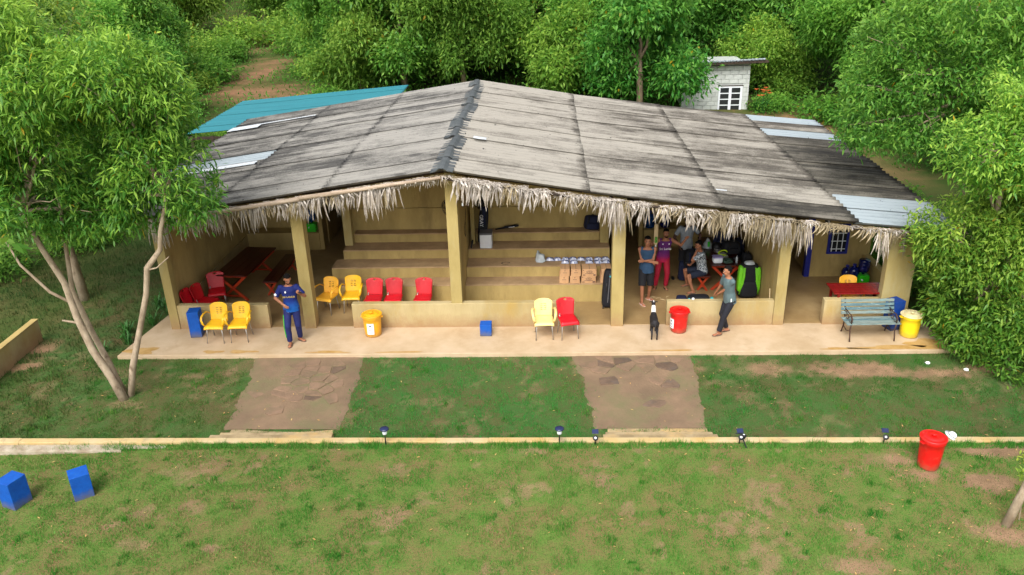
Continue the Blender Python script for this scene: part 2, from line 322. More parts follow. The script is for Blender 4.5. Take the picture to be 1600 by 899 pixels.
# numpy value noise ---------------------------------------------------
def _hash(ix, iy, iz, seed):
    h = (ix*374761393+iy*668265263+iz*2147483647+seed*1274126177) & 0xffffffff
    h = ((h ^ (h >> 13))*1274126177) & 0xffffffff
    return ((h ^ (h >> 16)) & 0xffff)/65535.0
def vnoise(p, freq, seed=0):
    p = np.asarray(p, float)*freq
    if p.shape[1] == 2: p = np.c_[p, np.zeros(len(p))]
    i = np.floor(p).astype(np.int64); f = p-i; f = f*f*(3-2*f); r = 0
    for dx in (0, 1):
        for dy in (0, 1):
            for dz in (0, 1):
                w = (f[:, 0] if dx else 1-f[:, 0])*(f[:, 1] if dy else 1-f[:, 1])*(f[:, 2] if dz else 1-f[:, 2])
                r = r+w*_hash(i[:, 0]+dx, i[:, 1]+dy, i[:, 2]+dz, seed)
    return r
def fbm(p, freq, seed=0, oct=4):
    a, s, t = 1.0, 0, 0
    for k in range(oct): s = s+a*vnoise(p, freq*2**k, seed+k*17); t += a; a *= .5
    return s/t
def smooth(x, a, b):
    t = np.clip((x-a)/(b-a), 0, 1); return t*t*(3-2*t)
def raw_mesh(name, V, F, mt, attrs=None, smooth_=False, fattrs=None):
    """V (n,3) array, F (m,k) array of equal-sized faces"""
    me = bpy.data.meshes.new(name); n, (m, k) = len(V), F.shape
    me.vertices.add(n); me.vertices.foreach_set('co', V.astype(np.float32).ravel())
    me.loops.add(m*k); me.loops.foreach_set('vertex_index', F.astype(np.int32).ravel())
    me.polygons.add(m); me.polygons.foreach_set('loop_start', (np.arange(m)*k).astype(np.int32)); me.polygons.foreach_set('loop_total', np.full(m, k, np.int32))
    me.materials.append(mt)
    if smooth_: me.polygons.foreach_set('use_smooth', np.ones(m, bool))
    me.update()
    for nm, a in (attrs or {}).items():
        me.attributes.new(nm, 'FLOAT', 'POINT').data.foreach_set('value', a.astype(np.float32))
    for nm, a in (fattrs or {}).items():
        me.attributes.new(nm, 'FLOAT', 'FACE').data.foreach_set('value', a.astype(np.float32))
    me.validate(); return me
def link(name, me, parent=None, loc=None):
    o = bpy.data.objects.new(name, me); COL.objects.link(o)
    if parent: o.parent = parent
    if loc is not None: o.location = loc
    return o

# ------------------------------------------------------------------ terrain
def ground_z(x, y):
    x = np.asarray(x, float); y = np.asarray(y, float)
    z = np.where(y < -4.79, 0.0, 0.0)
    lawn = -.10-.17*np.clip((-1.3-y)/3.4, 0, 1)
    z = np.where(y >= -4.79, lawn, 0.0)
    rear = smooth(y, 12, 24)*(.085*np.clip(y-14, 0, 500))+np.clip(y-45, 0, 500)*.055
    z = z+rear
    z = z+.35*smooth(y, 14, 30)*(vnoise(np.c_[x, y], .12, 5)-.5)*2
    z = z+.035*(vnoise(np.c_[x, y], .35, 9)-.5)*(np.abs(y+4.79) > .6)
    z = z-.12*smooth(-x, 3.5, 9)*(y < -4.79)*(y > -6.2)*smooth(y, -6.2, -4.9)
    z = z-.05*((x > -7.8) & (x < 11.2) & (y > -1.2) & (y < 11))
    return z
PATCH = [  # bare soil: x, y, rx, ry, strength
    (6.9, -1.9, .9, .35, .8), (8.6, -1.95, 1.6, .42, 1), (10.3, -2.1, 1.4, .4, 1), (-9.9, -.9, .35, .22, 1), (-9.75, -1.6, .4, .25, 1), (-5.75, -2.1, .35, .15, .7),
    (-4.9, -1.8, .3, .5, .7), (8.25, -5.4, .55, .3, .9), (8.5, -5.8, .5, .3, .9), (9.45, -6.0, .45, .28, 1), (9.0, -5.5, .35, .2, .8), (10.1, -5.1, .6, .22, 1), (9.15, -7.3, .55, .35, .9),
    (-4.5, -7.65, .3, .14, .6), (-3.2, -7.7, .16, .1, .8), (-4.3, -5.8, .3, .14, .7), (6.7, -8.0, .5, .2, .8), (-6.8, -3.15, .4, .18, .6), (4.0, -1.7, 1.2, .5, .9),
    (-12.8, 26, 2.8, 2.0, 1), (-14.8, 31.5, 1.3, 4, 1), (-17.5, 41, 1.6, 4, .8), (13.5, 19.5, 1.6, 3.0, .8), (14.5, 14, 1.6, 3, .5), (12.6, 8, .7, 3, .6)]
def bareness(x, y):
    p = np.c_[x, y]; n = fbm(p, 1.6, 3); n2 = fbm(p, .5, 21); n3 = fbm(p, 7, 44, 3)
    b = np.zeros(len(x))
    for cx, cy, rx, ry, s in PATCH:
        d = np.sqrt(((x-cx)/rx)**2+((y-cy)/ry)**2)+(n-.5)*1.5
        b = np.maximum(b, s*.92*(1-smooth(d+(n3-.5)*.9, .35, 1.35)))
    gen = smooth(n*.45+n2*.25+.30*n3, .52, .66)*np.where(y < -4.8, .62, .4)
    return np.clip(np.maximum(b, gen), 0, 1)
def axis_(segs):
    out = []
    for a, b, st in segs: out += list(np.arange(a, b, st))
    return np.array(out+[segs[-1][1]])
xs = axis_([(-260, -60, 20), (-60, -11, 1.2), (-11, 12.4, .09), (12.4, 60, 1.2), (60, 260, 20)])
ys = np.concatenate([axis_([(-60, -10, 4), (-10, -4.85, .09)]), [-4.80, -4.78], axis_([(-4.7, -.9, .09), (-.9, 12, .8), (12, 60, .6), (60, 130, 3), (130, 400, 30)])])
GX, GY = np.meshgrid(xs, ys); gx, gy = GX.ravel(), GY.ravel(); gz = ground_z(gx, gy)
nx, ny = len(xs), len(ys); idx = np.arange(nx*ny).reshape(ny, nx)
Fg = np.stack([idx[:-1, :-1].ravel(), idx[:-1, 1:].ravel(), idx[1:, 1:].ravel(), idx[1:, :-1].ravel()], 1)
GM = bpy.data.materials.new('turf_and_soil'); GM.use_nodes = True
def _ground_nodes():
    N = GM.node_tree.nodes; L = GM.node_tree.links; b = N['Principled BSDF']; b.inputs['Roughness'].default_value = .95; b.inputs['Specular IOR Level'].default_value = .1
    g = N.new('ShaderNodeNewGeometry')
    def noise(sc, det=8):
        n = N.new('ShaderNodeTexNoise'); n.inputs['Scale'].default_value = sc; n.inputs['Detail'].default_value = det; n.inputs['Roughness'].default_value = .7; L.new(g.outputs['Position'], n.inputs[0]); return n.outputs[0]
    def mr(x, a, c):
        r = N.new('ShaderNodeMapRange'); r.inputs[1].default_value = a; r.inputs[2].default_value = c; L.new(x, r.inputs[0]); return r.outputs[0]
    def mix(f, a, c):
        x = N.new('ShaderNodeMix'); x.data_type = 'RGBA'; L.new(f, x.inputs[0])
        for s, v in ((6, a), (7, c)):
            if isinstance(v, tuple): x.inputs[s].default_value = (*v, 1)
            else: L.new(v, x.inputs[s])
        return x.outputs[2]
    def attr(n):
        a = N.new('ShaderNodeAttribute'); a.attribute_name = n; return a.outputs['Fac']
    field = mix(mr(noise(1.2), .4, .6), lin((98, 120, 56)), lin((124, 108, 70)))
    lawn = mix(mr(noise(1.4), .4, .62), lin((66, 98, 48)), lin((92, 84, 54)))
    wild = mix(mr(noise(.5), .42, .58), lin((60, 84, 34)), lin((86, 88, 48)))
    c = mix(attr('lawn'), field, lawn); c = mix(attr('wild'), c, wild)
    soil = mix(mr(noise(2.5), .35, .65), lin((156, 126, 98)), lin((126, 102, 78)))
    red = mix(mr(noise(1.5), .35, .65), lin((150, 110, 84)), lin((118, 96, 68)))
    soil = mix(attr('wild'), soil, red)
    c = mix(mr(attr('bare'), .15, .8), c, soil)
    speck = noise(55, 4); c = mix(mr(speck, .52, .66), c, lin((70, 62, 40)))
    L.new(c, b.inputs['Base Color'])
    bp = N.new('ShaderNodeBump'); bp.inputs['Strength'].default_value = .5; bp.inputs['Distance'].default_value = .03; L.new(noise(25), bp.inputs['Height']); L.new(bp.outputs[0], b.inputs['Normal'])
_ground_nodes()
bare_g = bareness(gx, gy)
wild_g = np.maximum(smooth(gy, 6, 12), np.maximum(smooth(-gx, 9.2, 11)*.8, smooth(gx, 12, 14)*.8)*(gy > -4.8))
tag(link('ground', raw_mesh('ground', np.c_[gx, gy, gz], Fg, GM, {'bare': bare_g, 'lawn': (gy > -4.79)*1.0, 'wild': wild_g}, True)), kind='structure')

# grass blades ---------------------------------------------------------
def grassmat(name, a, b, dry):
    m = bpy.data.materials.new(name); m.use_nodes = True; N = m.node_tree.nodes; L = m.node_tree.links; p = N['Principled BSDF']
    at = N.new('ShaderNodeAttribute'); at.attribute_name = 'tint'; cr = N.new('ShaderNodeValToRGB'); e = cr.color_ramp.elements
    e[0].color = (*a, 1); e[1].color = (*dry, 1); k = e.new(.6); k.color = (*b, 1)
    L.new(at.outputs['Fac'], cr.inputs[0]); L.new(cr.outputs[0], p.inputs['Base Color']); p.inputs['Roughness'].default_value = .6; p.inputs['Specular IOR Level'].default_value = .2
    tr = N.new('ShaderNodeBsdfTranslucent'); L.new(cr.outputs[0], tr.inputs[0]); ms = N.new('ShaderNodeMixShader'); ms.inputs[0].default_value = .3
    L.new(p.outputs[0], ms.inputs[1]); L.new(tr.outputs[0], ms.inputs[2]); L.new(ms.outputs[0], N['Material Output'].inputs[0]); return m
def blades(name, x, y, h0, h1, w, mt, drybias=0.0, zoff=0.0):
    n = len(x); z = ground_z(x, y)+zoff; a = rng.random(n)*2*PI; h = h0+(h1-h0)*rng.random(n)**1.6
    lean = rng.random(n)*.8*h; la = rng.random(n)*2*PI
    dx, dy = np.cos(a)*w/2, np.sin(a)*w/2; base = np.c_[x, y, z-.004]
    V = np.empty((n, 3, 3)); V[:, 0] = base-np.c_[dx, dy, dx*0]; V[:, 1] = base+np.c_[dx, dy, dx*0]; V[:, 2] = base+np.c_[np.cos(la)*lean, np.sin(la)*lean, h]
    pp = np.c_[x, y]; f1 = fbm(pp, .8, 31); f2 = fbm(pp, 4.5, 57, 3); h = h*(.55+1.1*smooth(f2, .35, .7)); V[:, 2, 2] = z-.004+h
    tint = np.clip(.62*rng.random(n)-.23+.95*(f1-.32)+.6*(f2-.5)+drybias+(rng.random(n) > .95)*.45, 0, 1)
    return raw_mesh(name, V.reshape(-1, 3), np.arange(3*n).reshape(-1, 3), mt, fattrs={'tint': tint})
def scatter(x0, x1, y0, y1, n):
    return rng.uniform(x0, x1, n), rng.uniform(y0, y1, n)
PATHS = [[(-4.55, -1.25), (-2.05, -1.25), (-1.98, -4.06), (-4.28, -4.06)], [(2.68, -1.25), (5.33, -1.25), (5.22, -4.04), (3.1, -4.04)]]
def in_path(x, y):
    m = np.zeros(len(x), bool)
    for (a, b, c, d) in PATHS:
        t = np.clip((y-a[1])/(d[1]-a[1]), 0, 1); wob = (fbm(np.c_[x*0, y], 2.5, 77)-.5)*.35+(fbm(np.c_[x*0+3, y], 11, 78)-.5)*.10
        m |= (x > a[0]+(d[0]-a[0])*t+wob) & (x < b[0]+(c[0]-b[0])*t+wob*.6) & (y < -1.2) & (y > d[1])
    return m
GF = grassmat('field_grass', lin((60, 140, 46)), lin((104, 152, 64)), lin((172, 158, 108)))
GL2 = grassmat('olive_lawn_grass', lin((60, 110, 44)), lin((90, 124, 54)), lin((138, 120, 80)))
GL = grassmat('lawn_grass', lin((38, 142, 60)), lin((74, 152, 64)), lin((150, 134, 90)))
x, y = scatter(-10.5, 13.2, -10.2, -4.88, 440000)
k = bareness(x, y)+rng.random(len(x))*.7 < .86; x, y = x[k], y[k]
tag(link('field_grass', blades('field_grass', x, y, .012, .05, .011, GF)), 'short patchy green and straw grass of the sports field', 'grass', kind='stuff')
x, y = scatter(-9.0, 13.5, -5.05, -4.87, 15500)
tag(link('kerbside_grass', blades('kerbside_grass', x, y, .03, .10, .012, GF)), 'longer bright green grass along the front of the kerb', 'grass', kind='stuff')
x, y = scatter(-12.2, 15.5, -4.72, -1.3, 320000)
k = (bareness(x, y)+rng.random(len(x))*.7 < .86) & ~in_path(x+rng.normal(0, .09, len(x)), y+rng.normal(0, .05, len(x))); x, y = x[k], y[k]
zone = smooth(-np.abs(x-.6)+4.2+(fbm(np.c_[x, y], .6, 91)-.5)*4, -.6, 1.0)*.85+.45*smooth(y, -2.4, -3.4)*(x > 5)
em = rng.random(len(x)) < np.clip(zone, .05, .95)
tag(link('lawn_grass', blades('lawn_grass', x[em], y[em], .012, .045, .011, GL)), 'emerald green lawn between the kerb and the pavilion apron', 'grass', kind='stuff')
tag(link('olive_lawn_grass', blades('olive_lawn_grass', x[~em], y[~em], .012, .045, .011, GL2)), 'duller olive lawn grass at the left and right of the paths', 'grass', kind='stuff')
x, y = scatter(-22, -7.8, -4.7, 16, 90000); k = bareness(x, y) < .6; x, y = x[k], y[k]
GW = grassmat('rough_grass', lin((48, 80, 36)), lin((74, 92, 44)), lin((120, 104, 66)))
tag(link('rough_grass', blades('rough_grass', x, y, .03, .13, .02, GW)), 'dim rough grass under the trees left of the pavilion', 'grass', kind='stuff')
# weed tufts standing out of the turf
cx, cy = scatter(-8.4, 10.8, -9.0, -1.5, 260); k = ~in_path(cx, cy) & (np.abs(cy+4.75) > .3) & (bareness(cx, cy) < .5); cx, cy = cx[k], cy[k]
x = np.repeat(cx, 46)+rng.normal(0, 1, len(cx)*46)*np.repeat(rng.uniform(.025, .075, len(cx)), 46); y = np.repeat(cy, 46)+rng.normal(0, 1, len(cx)*46)*np.repeat(rng.uniform(.02, .06, len(cx)), 46)
GT = grassmat('weed_leaf', lin((44, 112, 36)), lin((84, 146, 50)), lin((150, 156, 84)))
tag(link('weed_tufts', blades('weed_tufts', x, y, .03, .085, .013, GT)), 'small darker weed tufts scattered over the field and lawn', 'weeds', kind='stuff')
# fallen leaves on the grass
n = 460; x, y = scatter(-9, 11, -8.9, -1.4, n); x[:90] = rng.uniform(6.5, 11.3, 90); y[:90] = rng.uniform(-8.8, -5, 90)
z = ground_z(x, y)+.03; a = rng.random(n)*2*PI; l = rng.uniform(.012, .042, n); w = l*.3
d = np.c_[np.cos(a), np.sin(a), rng.uniform(-.2, .2, n)]; e = np.c_[-np.sin(a), np.cos(a), rng.uniform(-.2, .2, n)]; c = np.c_[x, y, z]
V = np.stack([c-d*l[:, None], c-e*w[:, None], c+d*l[:, None], c+e*w[:, None]], 1).reshape(-1, 3)
DRY = mat('dry_fallen_leaf', lin((206, 178, 110)), lin((170, 116, 70)), .8, 3)
tag(link('fallen_leaves', raw_mesh('fallen_leaves', V, np.arange(4*n).reshape(-1, 4), DRY)), 'scattered straw coloured fallen leaves on the grass', 'leaves', kind='stuff')
# paths: soil sheet with flat stones set in it
SOILP = mat('trodden_path_soil', lin((134, 110, 86)), lin((110, 91, 71)), .9, 1.3, 9, .6, 25, c3=lin((110, 104, 72)), s3=1.0, t3=(.48, .66))
def path(poly, seed, stones, dark=.4):
    (a, b, c, d) = poly; N = 60; V = []; F = []
    for j in range(N+1):
        t = j/N; y = a[1]+(d[1]-a[1])*t; wob = (float(fbm(np.array([[0, y]]), 2.5, 77)[0])-.5)*.35+(float(fbm(np.array([[3, y]]), 11, 78)[0])-.5)*.10
        x0 = a[0]+(d[0]-a[0])*t+wob; x1 = b[0]+(c[0]-b[0])*t+wob*.6
        for i in range(13):
            x = x0+(x1-x0)*i/12; V.append((x, y, float(ground_z(np.array([x]), np.array([y]))[0])+(.012 if 0 < i < 12 else .003)))
    for j in range(N):
        for i in range(12): F.append((j*13+i, j*13+i+1, j*13+14+i, j*13+13+i)[::-1])
    m = MB(); m.add(V, F); o = tag(m.build('path', SOILP, smooth=True), kind='structure')
    R = random.Random(seed)
    for pts in stones:
        cx = sum(p[0] for p in pts)/len(pts); cy = sum(p[1] for p in pts)/len(pts)
        zz = float(ground_z(np.array([cx]), np.array([cy]))[0]); m = MB(); m.slab(pts, zz-.03, zz+.016+R.uniform(0, .012))
        m.build('stone', STONE if R.random() < dark else STONE2, o, bevel=.006)
R0 = random.Random(3)
def stonefield(x0, x1, y0, y1, dx, keep):
    """irregular flagstones: voronoi cells of a jittered grid, shrunk to leave joints"""
    sites = []; y = y0+dx
    while y > y1-dx:
        x = x0-dx
        while x < x1+dx: sites.append((x+R0.uniform(-.42, .42)*dx, y+R0.uniform(-.30, .30)*dx)); x += dx
        y -= dx*.62
    out = []
    for i, (sx, sy) in enumerate(sites):
        if not (x0 < sx < x1 and y1 < sy < y0) or R0.random() > keep: continue
        poly = [(sx-dx, sy-dx), (sx+dx, sy-dx), (sx+dx, sy+dx), (sx-dx, sy+dx)]
        for j, (tx, ty) in enumerate(sites):
            if j == i or abs(tx-sx)+abs(ty-sy) > 3*dx: continue
            mx, my, nx_, ny_ = (sx+tx)/2, (sy+ty)/2, tx-sx, ty-sy; new = []
            for k in range(len(poly)):
                p, q = poly[k], poly[(k+1) % len(poly)]; dp = (p[0]-mx)*nx_+(p[1]-my)*ny_; dq = (q[0]-mx)*nx_+(q[1]-my)*ny_
                if dp <= 0: new.append(p)
                if dp*dq < 0: t = dp/(dp-dq); new.append((p[0]+(q[0]-p[0])*t, p[1]+(q[1]-p[1])*t))
            poly = new
            if len(poly) < 3: break
        if len(poly) >= 3:
            c = (sum(p[0] for p in poly)/len(poly), sum(p[1] for p in poly)/len(poly)); out.append([(c[0]+(p[0]-c[0])*.93, c[1]+(p[1]-c[1])*.90) for p in poly])
    return out
path(PATHS[0], 5, stonefield(-3.6, -2.3, -1.55, -3.0, .36, .8)+stonefield(-4.2, -3.4, -2.6, -3.6, .4, .25), .12)
path(PATHS[1], 6, stonefield(2.95, 5.1, -1.38, -2.1, .42, .92)+stonefield(3.3, 5.0, -2.2, -3.3, .44, .45), .55)
# kerb and steps
k = MB()
for i in range(30):
    x0 = -14+i*1.0; k.box(x0, x0+1.0, -4.86+.006*math.sin(i*2.1), -4.72, -.35, .035+.004*math.sin(i*1.7))
tag(k.build('kerb', KERBM, bevel=.01), kind='structure')
m = MB(); m.box(-12, -5.9, -5.08, -4.87, -.3, -.015); m.box(-5.9, -5.1, -4.98, -4.872, -.3, -.02)
tag(m.build('kerb_footing', mat('pale_footing', lin((180, 168, 148)), lin((146, 130, 108)), .9, 5, bump=.4), bevel=.01), kind='structure')
for (x0, x1, sgn) in ((-4.42, -2.03, 0), (3.15, 5.30, 1)):
    st = tag(bpy.data.objects.new('garden_steps', None), 'short flight of three worn concrete steps at the foot of the '+('right' if sgn else 'left')+' stone path', 'steps', 'steps down from the kerb to the paths'); COL.objects.link(st)
    for q, (ya, yb, z, ins) in enumerate(((-4.715, -4.50, -.045, 0.0), (-4.475, -4.28, -.14, .06), (-4.255, -4.02, -.23, .12))):
        m = MB(); m.box(x0+ins+(0 if sgn else .05*q), x1-ins*.8, ya+.002, yb, -.4, z); m.build('step', STEPM, st, bevel=.012)

# ------------------------------------------------------------------ apron and floor
m = MB(); m.slab([(-7.78, -1.36), (11.12, -1.30), (10.98, .1), (10.9, 6.2), (-7.35, 6.2), (-7.5, .78)], -.35, -.004)
tag(m.build('apron', APRON, bevel=.01), kind='structure')
m = MB(); m.slab([(-7.0, .07), (10.5, .07), (10.5, 10.8), (-7.0, 10.8)], -.2, 0.006); tag(m.build('floor', FLOOR), kind='structure')
m = MB()   # ochre stains at the edge of the apron
for (cx, cy, rx, ry) in ((-4.9, -1.2, .35, .07), (-2.9, -1.24, .45, .06), (-7.3, -1.15, .35, .2), (-1.2, -1.27, .5, .05), (8.7, -1.22, .5, .05), (9.9, -1.18, .9, .1), (10.6, -1.0, .4, .22), (4.9, -1.26, .5, .04), (-5.6, -1.2, .25, .07)):
    n = 18; pts = []
    for q in range(n):
        an = 2*PI*q/n; rr = 1+.25*math.sin(3*an+cx)+.15*math.sin(5*an+cy*7)
        pts.append((min(cx+rx*rr*math.cos(an), 11.0), max(-1.29, cy+ry*rr*math.sin(an))))
    m.add([(px, py, .001) for px, py in pts], [tuple(range(n))])
tag(m.build('apron_stain', STAINM), kind='structure')

# ------------------------------------------------------------------ pavilion
PV = thing('pavilion', 'long open-fronted ochre pavilion under a weathered corrugated roof with a palm leaf fringe', 'building')
PROF = [(-8.35, 2.745), (-5.35, 3.175), (-2.75, 3.55), (-.16, 3.92), (2.95, 3.40), (5.95, 2.99), (8.92, 2.62), (11.3, 2.38)]
def rz(x):
    for (a, za), (b, zb) in zip(PROF, PROF[1:]):
        if a <= x <= b: return za+(zb-za)*(x-a)/(b-a)
    return PROF[0][1] if x < PROF[0][0] else PROF[-1][1]
def wall_x(x0, x1, y0, y1, z0, name='wall', mt=PLASTER, top=None, bev=.008):
    """wall running along X, its top following the roof"""
    br = [x0]+[a for a, _ in PROF if x0 < a < x1]+[x1]
    poly = [(x0, z0), (x1, z0)]+[(q, (rz(q)-.09) if top is None else top) for q in reversed(br)]
    m = MB(); m.prism(poly, y0, y1); return m.build(name, mt, PV, bevel=bev)
def block(name, mt, x0, x1, y0, y1, z0, z1, bev=.01, parent=None):
    m = MB(); m.box(x0, x1, y0, y1, z0, z1); return m.build(name, mt, parent or PV, bevel=bev)
# front columns and low walls
wall_x(-3.76, -3.48, -.02, .27, -.02, 'column', PLASTER_COL)
wall_x(-.16, .10, 0.012, .30, .62, 'column', PLASTER_COL)
wall_x(3.63, 3.92, -.02, .27, -.02, 'column', PLASTER_COL)
wall_x(7.44, 7.69, -.015, .25, -.02, 'column', PLASTER_COL)
wall_x(9.88, 10.52, -.01, .22, -.02, 'column', PLASTER_COL)
wall_x(-7.06, -6.84, -.02, .22, -.02, 'column', PLASTER_COL)
block('low_wall', PLASTER_PALE, -6.838, -4.61, 0, .16, -.02, .62, .012)
block('low_wall', PLASTER_PALE, -2.57, 2.77, 0, .17, -.02, .622, .012)
block('low_wall', PLASTER_PALE, 4.94, 7.438, 0, .16, -.02, .62, .012)
block('low_wall', PLASTER_PALE, 8.60, 9.878, 0, .18, -.02, .63, .012)
block('low_wall', PLASTER, 10.46, 10.64, .222, 2.84, -.02, .64, .012)
# side and partition walls
def wall_y(x0, x1, y0, y1, z0=-.02, mt=PLASTER, bev=.008):
    m = MB(); m.prism([(x0, z0), (x1, z0), (x1, rz(x1)-.09), (x0, rz(x0)-.09)], y0, y1); return m.build('wall', mt, PV, bevel=bev)
wall_y(-7.05, -6.93, .222, 10.6)
block('plinth', PLASTER_PALE, -6.929, -6.885, .222, 5.28, 0, .50, .006)
wall_y(-.12, .04, .302, 3.46)
wall_y(7.50, 7.64, .252, 5.6)
wall_x(-6.93, -4.55, 5.80, 5.95, .0)                # behind the left platform
wall_y(-4.70, -4.58, 5.30, 10.6)
wall_x(-3.30, 3.78, 3.47, 3.62, .0)                 # behind the stands
m = MB(); m.box(-3.28, -.123, 3.425, 3.468, 1.28, 1.89); m.box(.043, 3.76, 3.425, 3.468, 1.28, 1.89); m.build('plinth', PLASTER, PV, bevel=.008)
wall_y(-3.30, -3.16, 3.622, 10.6); wall_y(3.64, 3.78, 3.622, 10.6)
wall_x(4.88, 7.5, 5.78, 5.93, 0); wall_y(4.84, 4.96, 5.30, 10.6)
wall_x(9.13, 10.64, 2.86, 3.0, 0); wall_y(10.5, 10.64, 3.002, 10.6)
wall_y(9.13, 9.25, 3.002, 6.5)
wall_x(-7.05, 10.64, 10.6, 10.75, 0)
# seating tiers: each bay split by the centre wall
for (xl, xr) in (((-3.57, -3.48, -3.29, -3.10), (-.122,)*4), ((.042,)*4, (3.55, 3.68, 3.77, 3.55))):
    y0s = (1.38, 1.90, 2.51, 3.10); zt = (.50, .79, 1.04, 1.28); y1s = (1.90, 2.51, 3.10, 3.47)
    for q in range(4):
        st = block('seating_step', PLASTER, xl[q], xr[q], y0s[q], y1s[q]-.002, 0, zt[q]-.03, .004)
        block('tread', TREAD, xl[q]+.002, xr[q]-.002, y0s[q]-.008, y1s[q]-.004, zt[q]-.029, zt[q], .01, st)
for (x0, x1) in ((-3.31, -3.09), (.105, .215), (3.53, 3.76)):
    wall_x(x0, x1, 2.85, 3.08, 1.042, 'column', PLASTER_COL)
# rear platforms
block('rear_platform', PLASTER, -6.92, -4.70, 5.28, 5.79, 0, .55, .01); wall_x(-4.95, -4.72, 5.55, 5.78, .552, 'column', PLASTER)
block('rear_platform', PLASTER, 4.98, 7.48, 5.2, 5.77, 0, .55, .01)
# blue door frame, dark door leaf behind, window
dj = block('door_frame', BLUEPAINT, 8.99, 9.125, 2.84, 3.0, 0, 2.02, .006)
block('lintel', BLUEPAINT, 7.66, 8.985, 2.86, 2.98, 1.95, 2.06, .006, dj)
wn_ = block('window', BLUEPAINT, 9.50, 10.04, 2.825, 2.858, .66, 1.50, .006)
m = MB(); m.box(9.57, 9.97, 2.816, 2.8235, .73, 1.43); m.build('pane', DARKGLASS, wn_)
m = MB()
for q in range(3): m.box(9.60+.13*q, 9.62+.13*q, 2.802, 2.815, .74, 1.42)
for q in range(3): m.box(9.58, 9.96, 2.803, 2.814, .80+.22*q, .82+.22*q)
m.build('lattice', WHITEP, wn_)
# rafters, purlins, eave poles
for Y in (.02, 3.2, 6.2, 9.2):
    for (a, za), (b, zb) in zip(PROF, PROF[1:]):
        m = MB(); m.prism([(a+.01, za-.17), (b-.01, zb-.17), (b-.01, zb-.075), (a+.01, za-.075)], Y+.27, Y+.36); m.build('rafter', RAFTER, PV)
m = MB(); m.tube([(-6.6, -.40, rz(-6.6)-.085), (-4.9, -.41, rz(-4.9)-.07), (-3.2, -.40, rz(-3.2)-.07)], [.04, .05, .055], 8); m.build('eave_pole', WOODGREY, PV, True)
m = MB(); m.tube([(-3.35, -.42, rz(-3.35)-.05), (-1.8, -.42, rz(-1.8)-.065), (-.18, -.42, 3.84)], [.055, .045, .035], 8); m.build('eave_pole', WOODGREY, PV, True)
m = MB(); m.tube([(-.15, -.32, 3.80), (2.95, -.32, 3.29), (5.95, -.32, 2.88), (8.92, -.32, 2.51), (11.4, -.32, 2.26)], .035, 8); m.build('eave_pole', RAFTER, PV, True)

# roof: corrugated sheets, courses lap from eave to ridge
RF = bpy.data.objects.new('roof', None); COL.objects.link(RF); RF.parent = PV
def sheet_mesh(L, mt, W=1.06, nw=4, amp=.042, name='roof_sheet'):
    nseg = nw*8; V = []; F = []; val = []
    lap = []; side = []
    XS = (0, .06, .14, L*.5, L-.24, L-.13, L)
    for i, x in enumerate(XS):
        for j in range(nseg+1):
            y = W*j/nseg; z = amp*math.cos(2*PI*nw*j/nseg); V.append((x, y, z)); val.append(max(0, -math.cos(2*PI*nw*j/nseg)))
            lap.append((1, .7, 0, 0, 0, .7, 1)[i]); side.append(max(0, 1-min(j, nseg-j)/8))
    for x, dz in ((L, -.012), (0, -.012)):            # lips give the sheet its visible thickness
        for j in range(nseg+1):
            V.append((x, W*j/nseg, V[j][2]+dz)); val.append(1.5); lap.append(1.5); side.append(0)
    n = nseg+1
    for i in range(6):
        for j in range(nseg): F.append((i*n+j, (i+1)*n+j, (i+1)*n+j+1, i*n+j+1))
    for j in range(nseg):
        F.append((6*n+j, 7*n+j, 7*n+j+1, 6*n+j+1)); F.append((j+1, 8*n+j+1, 8*n+j, j))
    me = raw_mesh(name, np.array(V), np.array(F), mt, {'valley': np.array(val), 'lap': np.array(lap), 'side': np.array(side)}, True); return me
NROW = 11; PITCH = 11.28/NROW; sheets = {}
for ci, ((a, za), (b, zb)) in enumerate(zip(PROF, PROF[1:])):
    left = b <= 0; Lx = math.hypot(b-a, zb-za)+.12; ang = math.atan2(zb-za, b-a)
    for rI in range(NROW):
        y0 = -.34+rI*PITCH; mt = ROOF_L if left else ROOF_R
        if ci == 0: mt = ROOF_W if rI == 4 else ROOF_L
        if ci == 1 and rI == 4: mt = ROOF_L
        if ci == 5 and rI in (0,): mt = ROOF_D
        if ci == 6: mt = {0: ROOF_W, 1: ROOF_W, 8: ROOF_W, 9: ROOF_R, 10: ROOF_W}.get(rI, ROOF_D)
        key = (ci, mt.name)
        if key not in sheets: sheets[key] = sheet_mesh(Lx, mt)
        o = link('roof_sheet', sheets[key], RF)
        lift = .014*(ci if left else 6-ci)+(.012 if rI % 2 else 0)
        if left: o.location = (a-.10, y0, za+lift); o.rotation_euler = (random.uniform(-.006, .006), -ang, 0)
        else:    o.location = (a, y0, za+lift); o.rotation_euler = (random.uniform(-.006, .006), -ang, 0)
        o.location.x += random.uniform(-.02, .02)
for (xa, xb, ya, yb) in ((-8.38, -5.5, 9.28, 9.36), (-8.40, -7.35, 8.85, 9.27), (-8.40, -5.6, 3.28, 3.56)):
    m = MB(); m.prism([(xa, rz(max(xa, -8.35))+.085), (xb, rz(xb)+.085), (xb, rz(xb)+.098), (xa, rz(max(xa, -8.35))+.098)], ya, yb); m.build('patch_strip', PATCHM, RF)
for (xa, xb, ya, yb) in ((.30, .62, 2.65, 2.85), (6.05, 6.3, .78, .84)):
    m = MB(); m.prism([(xa, rz(xa)+.125), (xb, rz(xb)+.125), (xb, rz(xb)+.132), (xa, rz(xa)+.132)], ya, yb); m.build('patch_strip', PATCHM, RF)
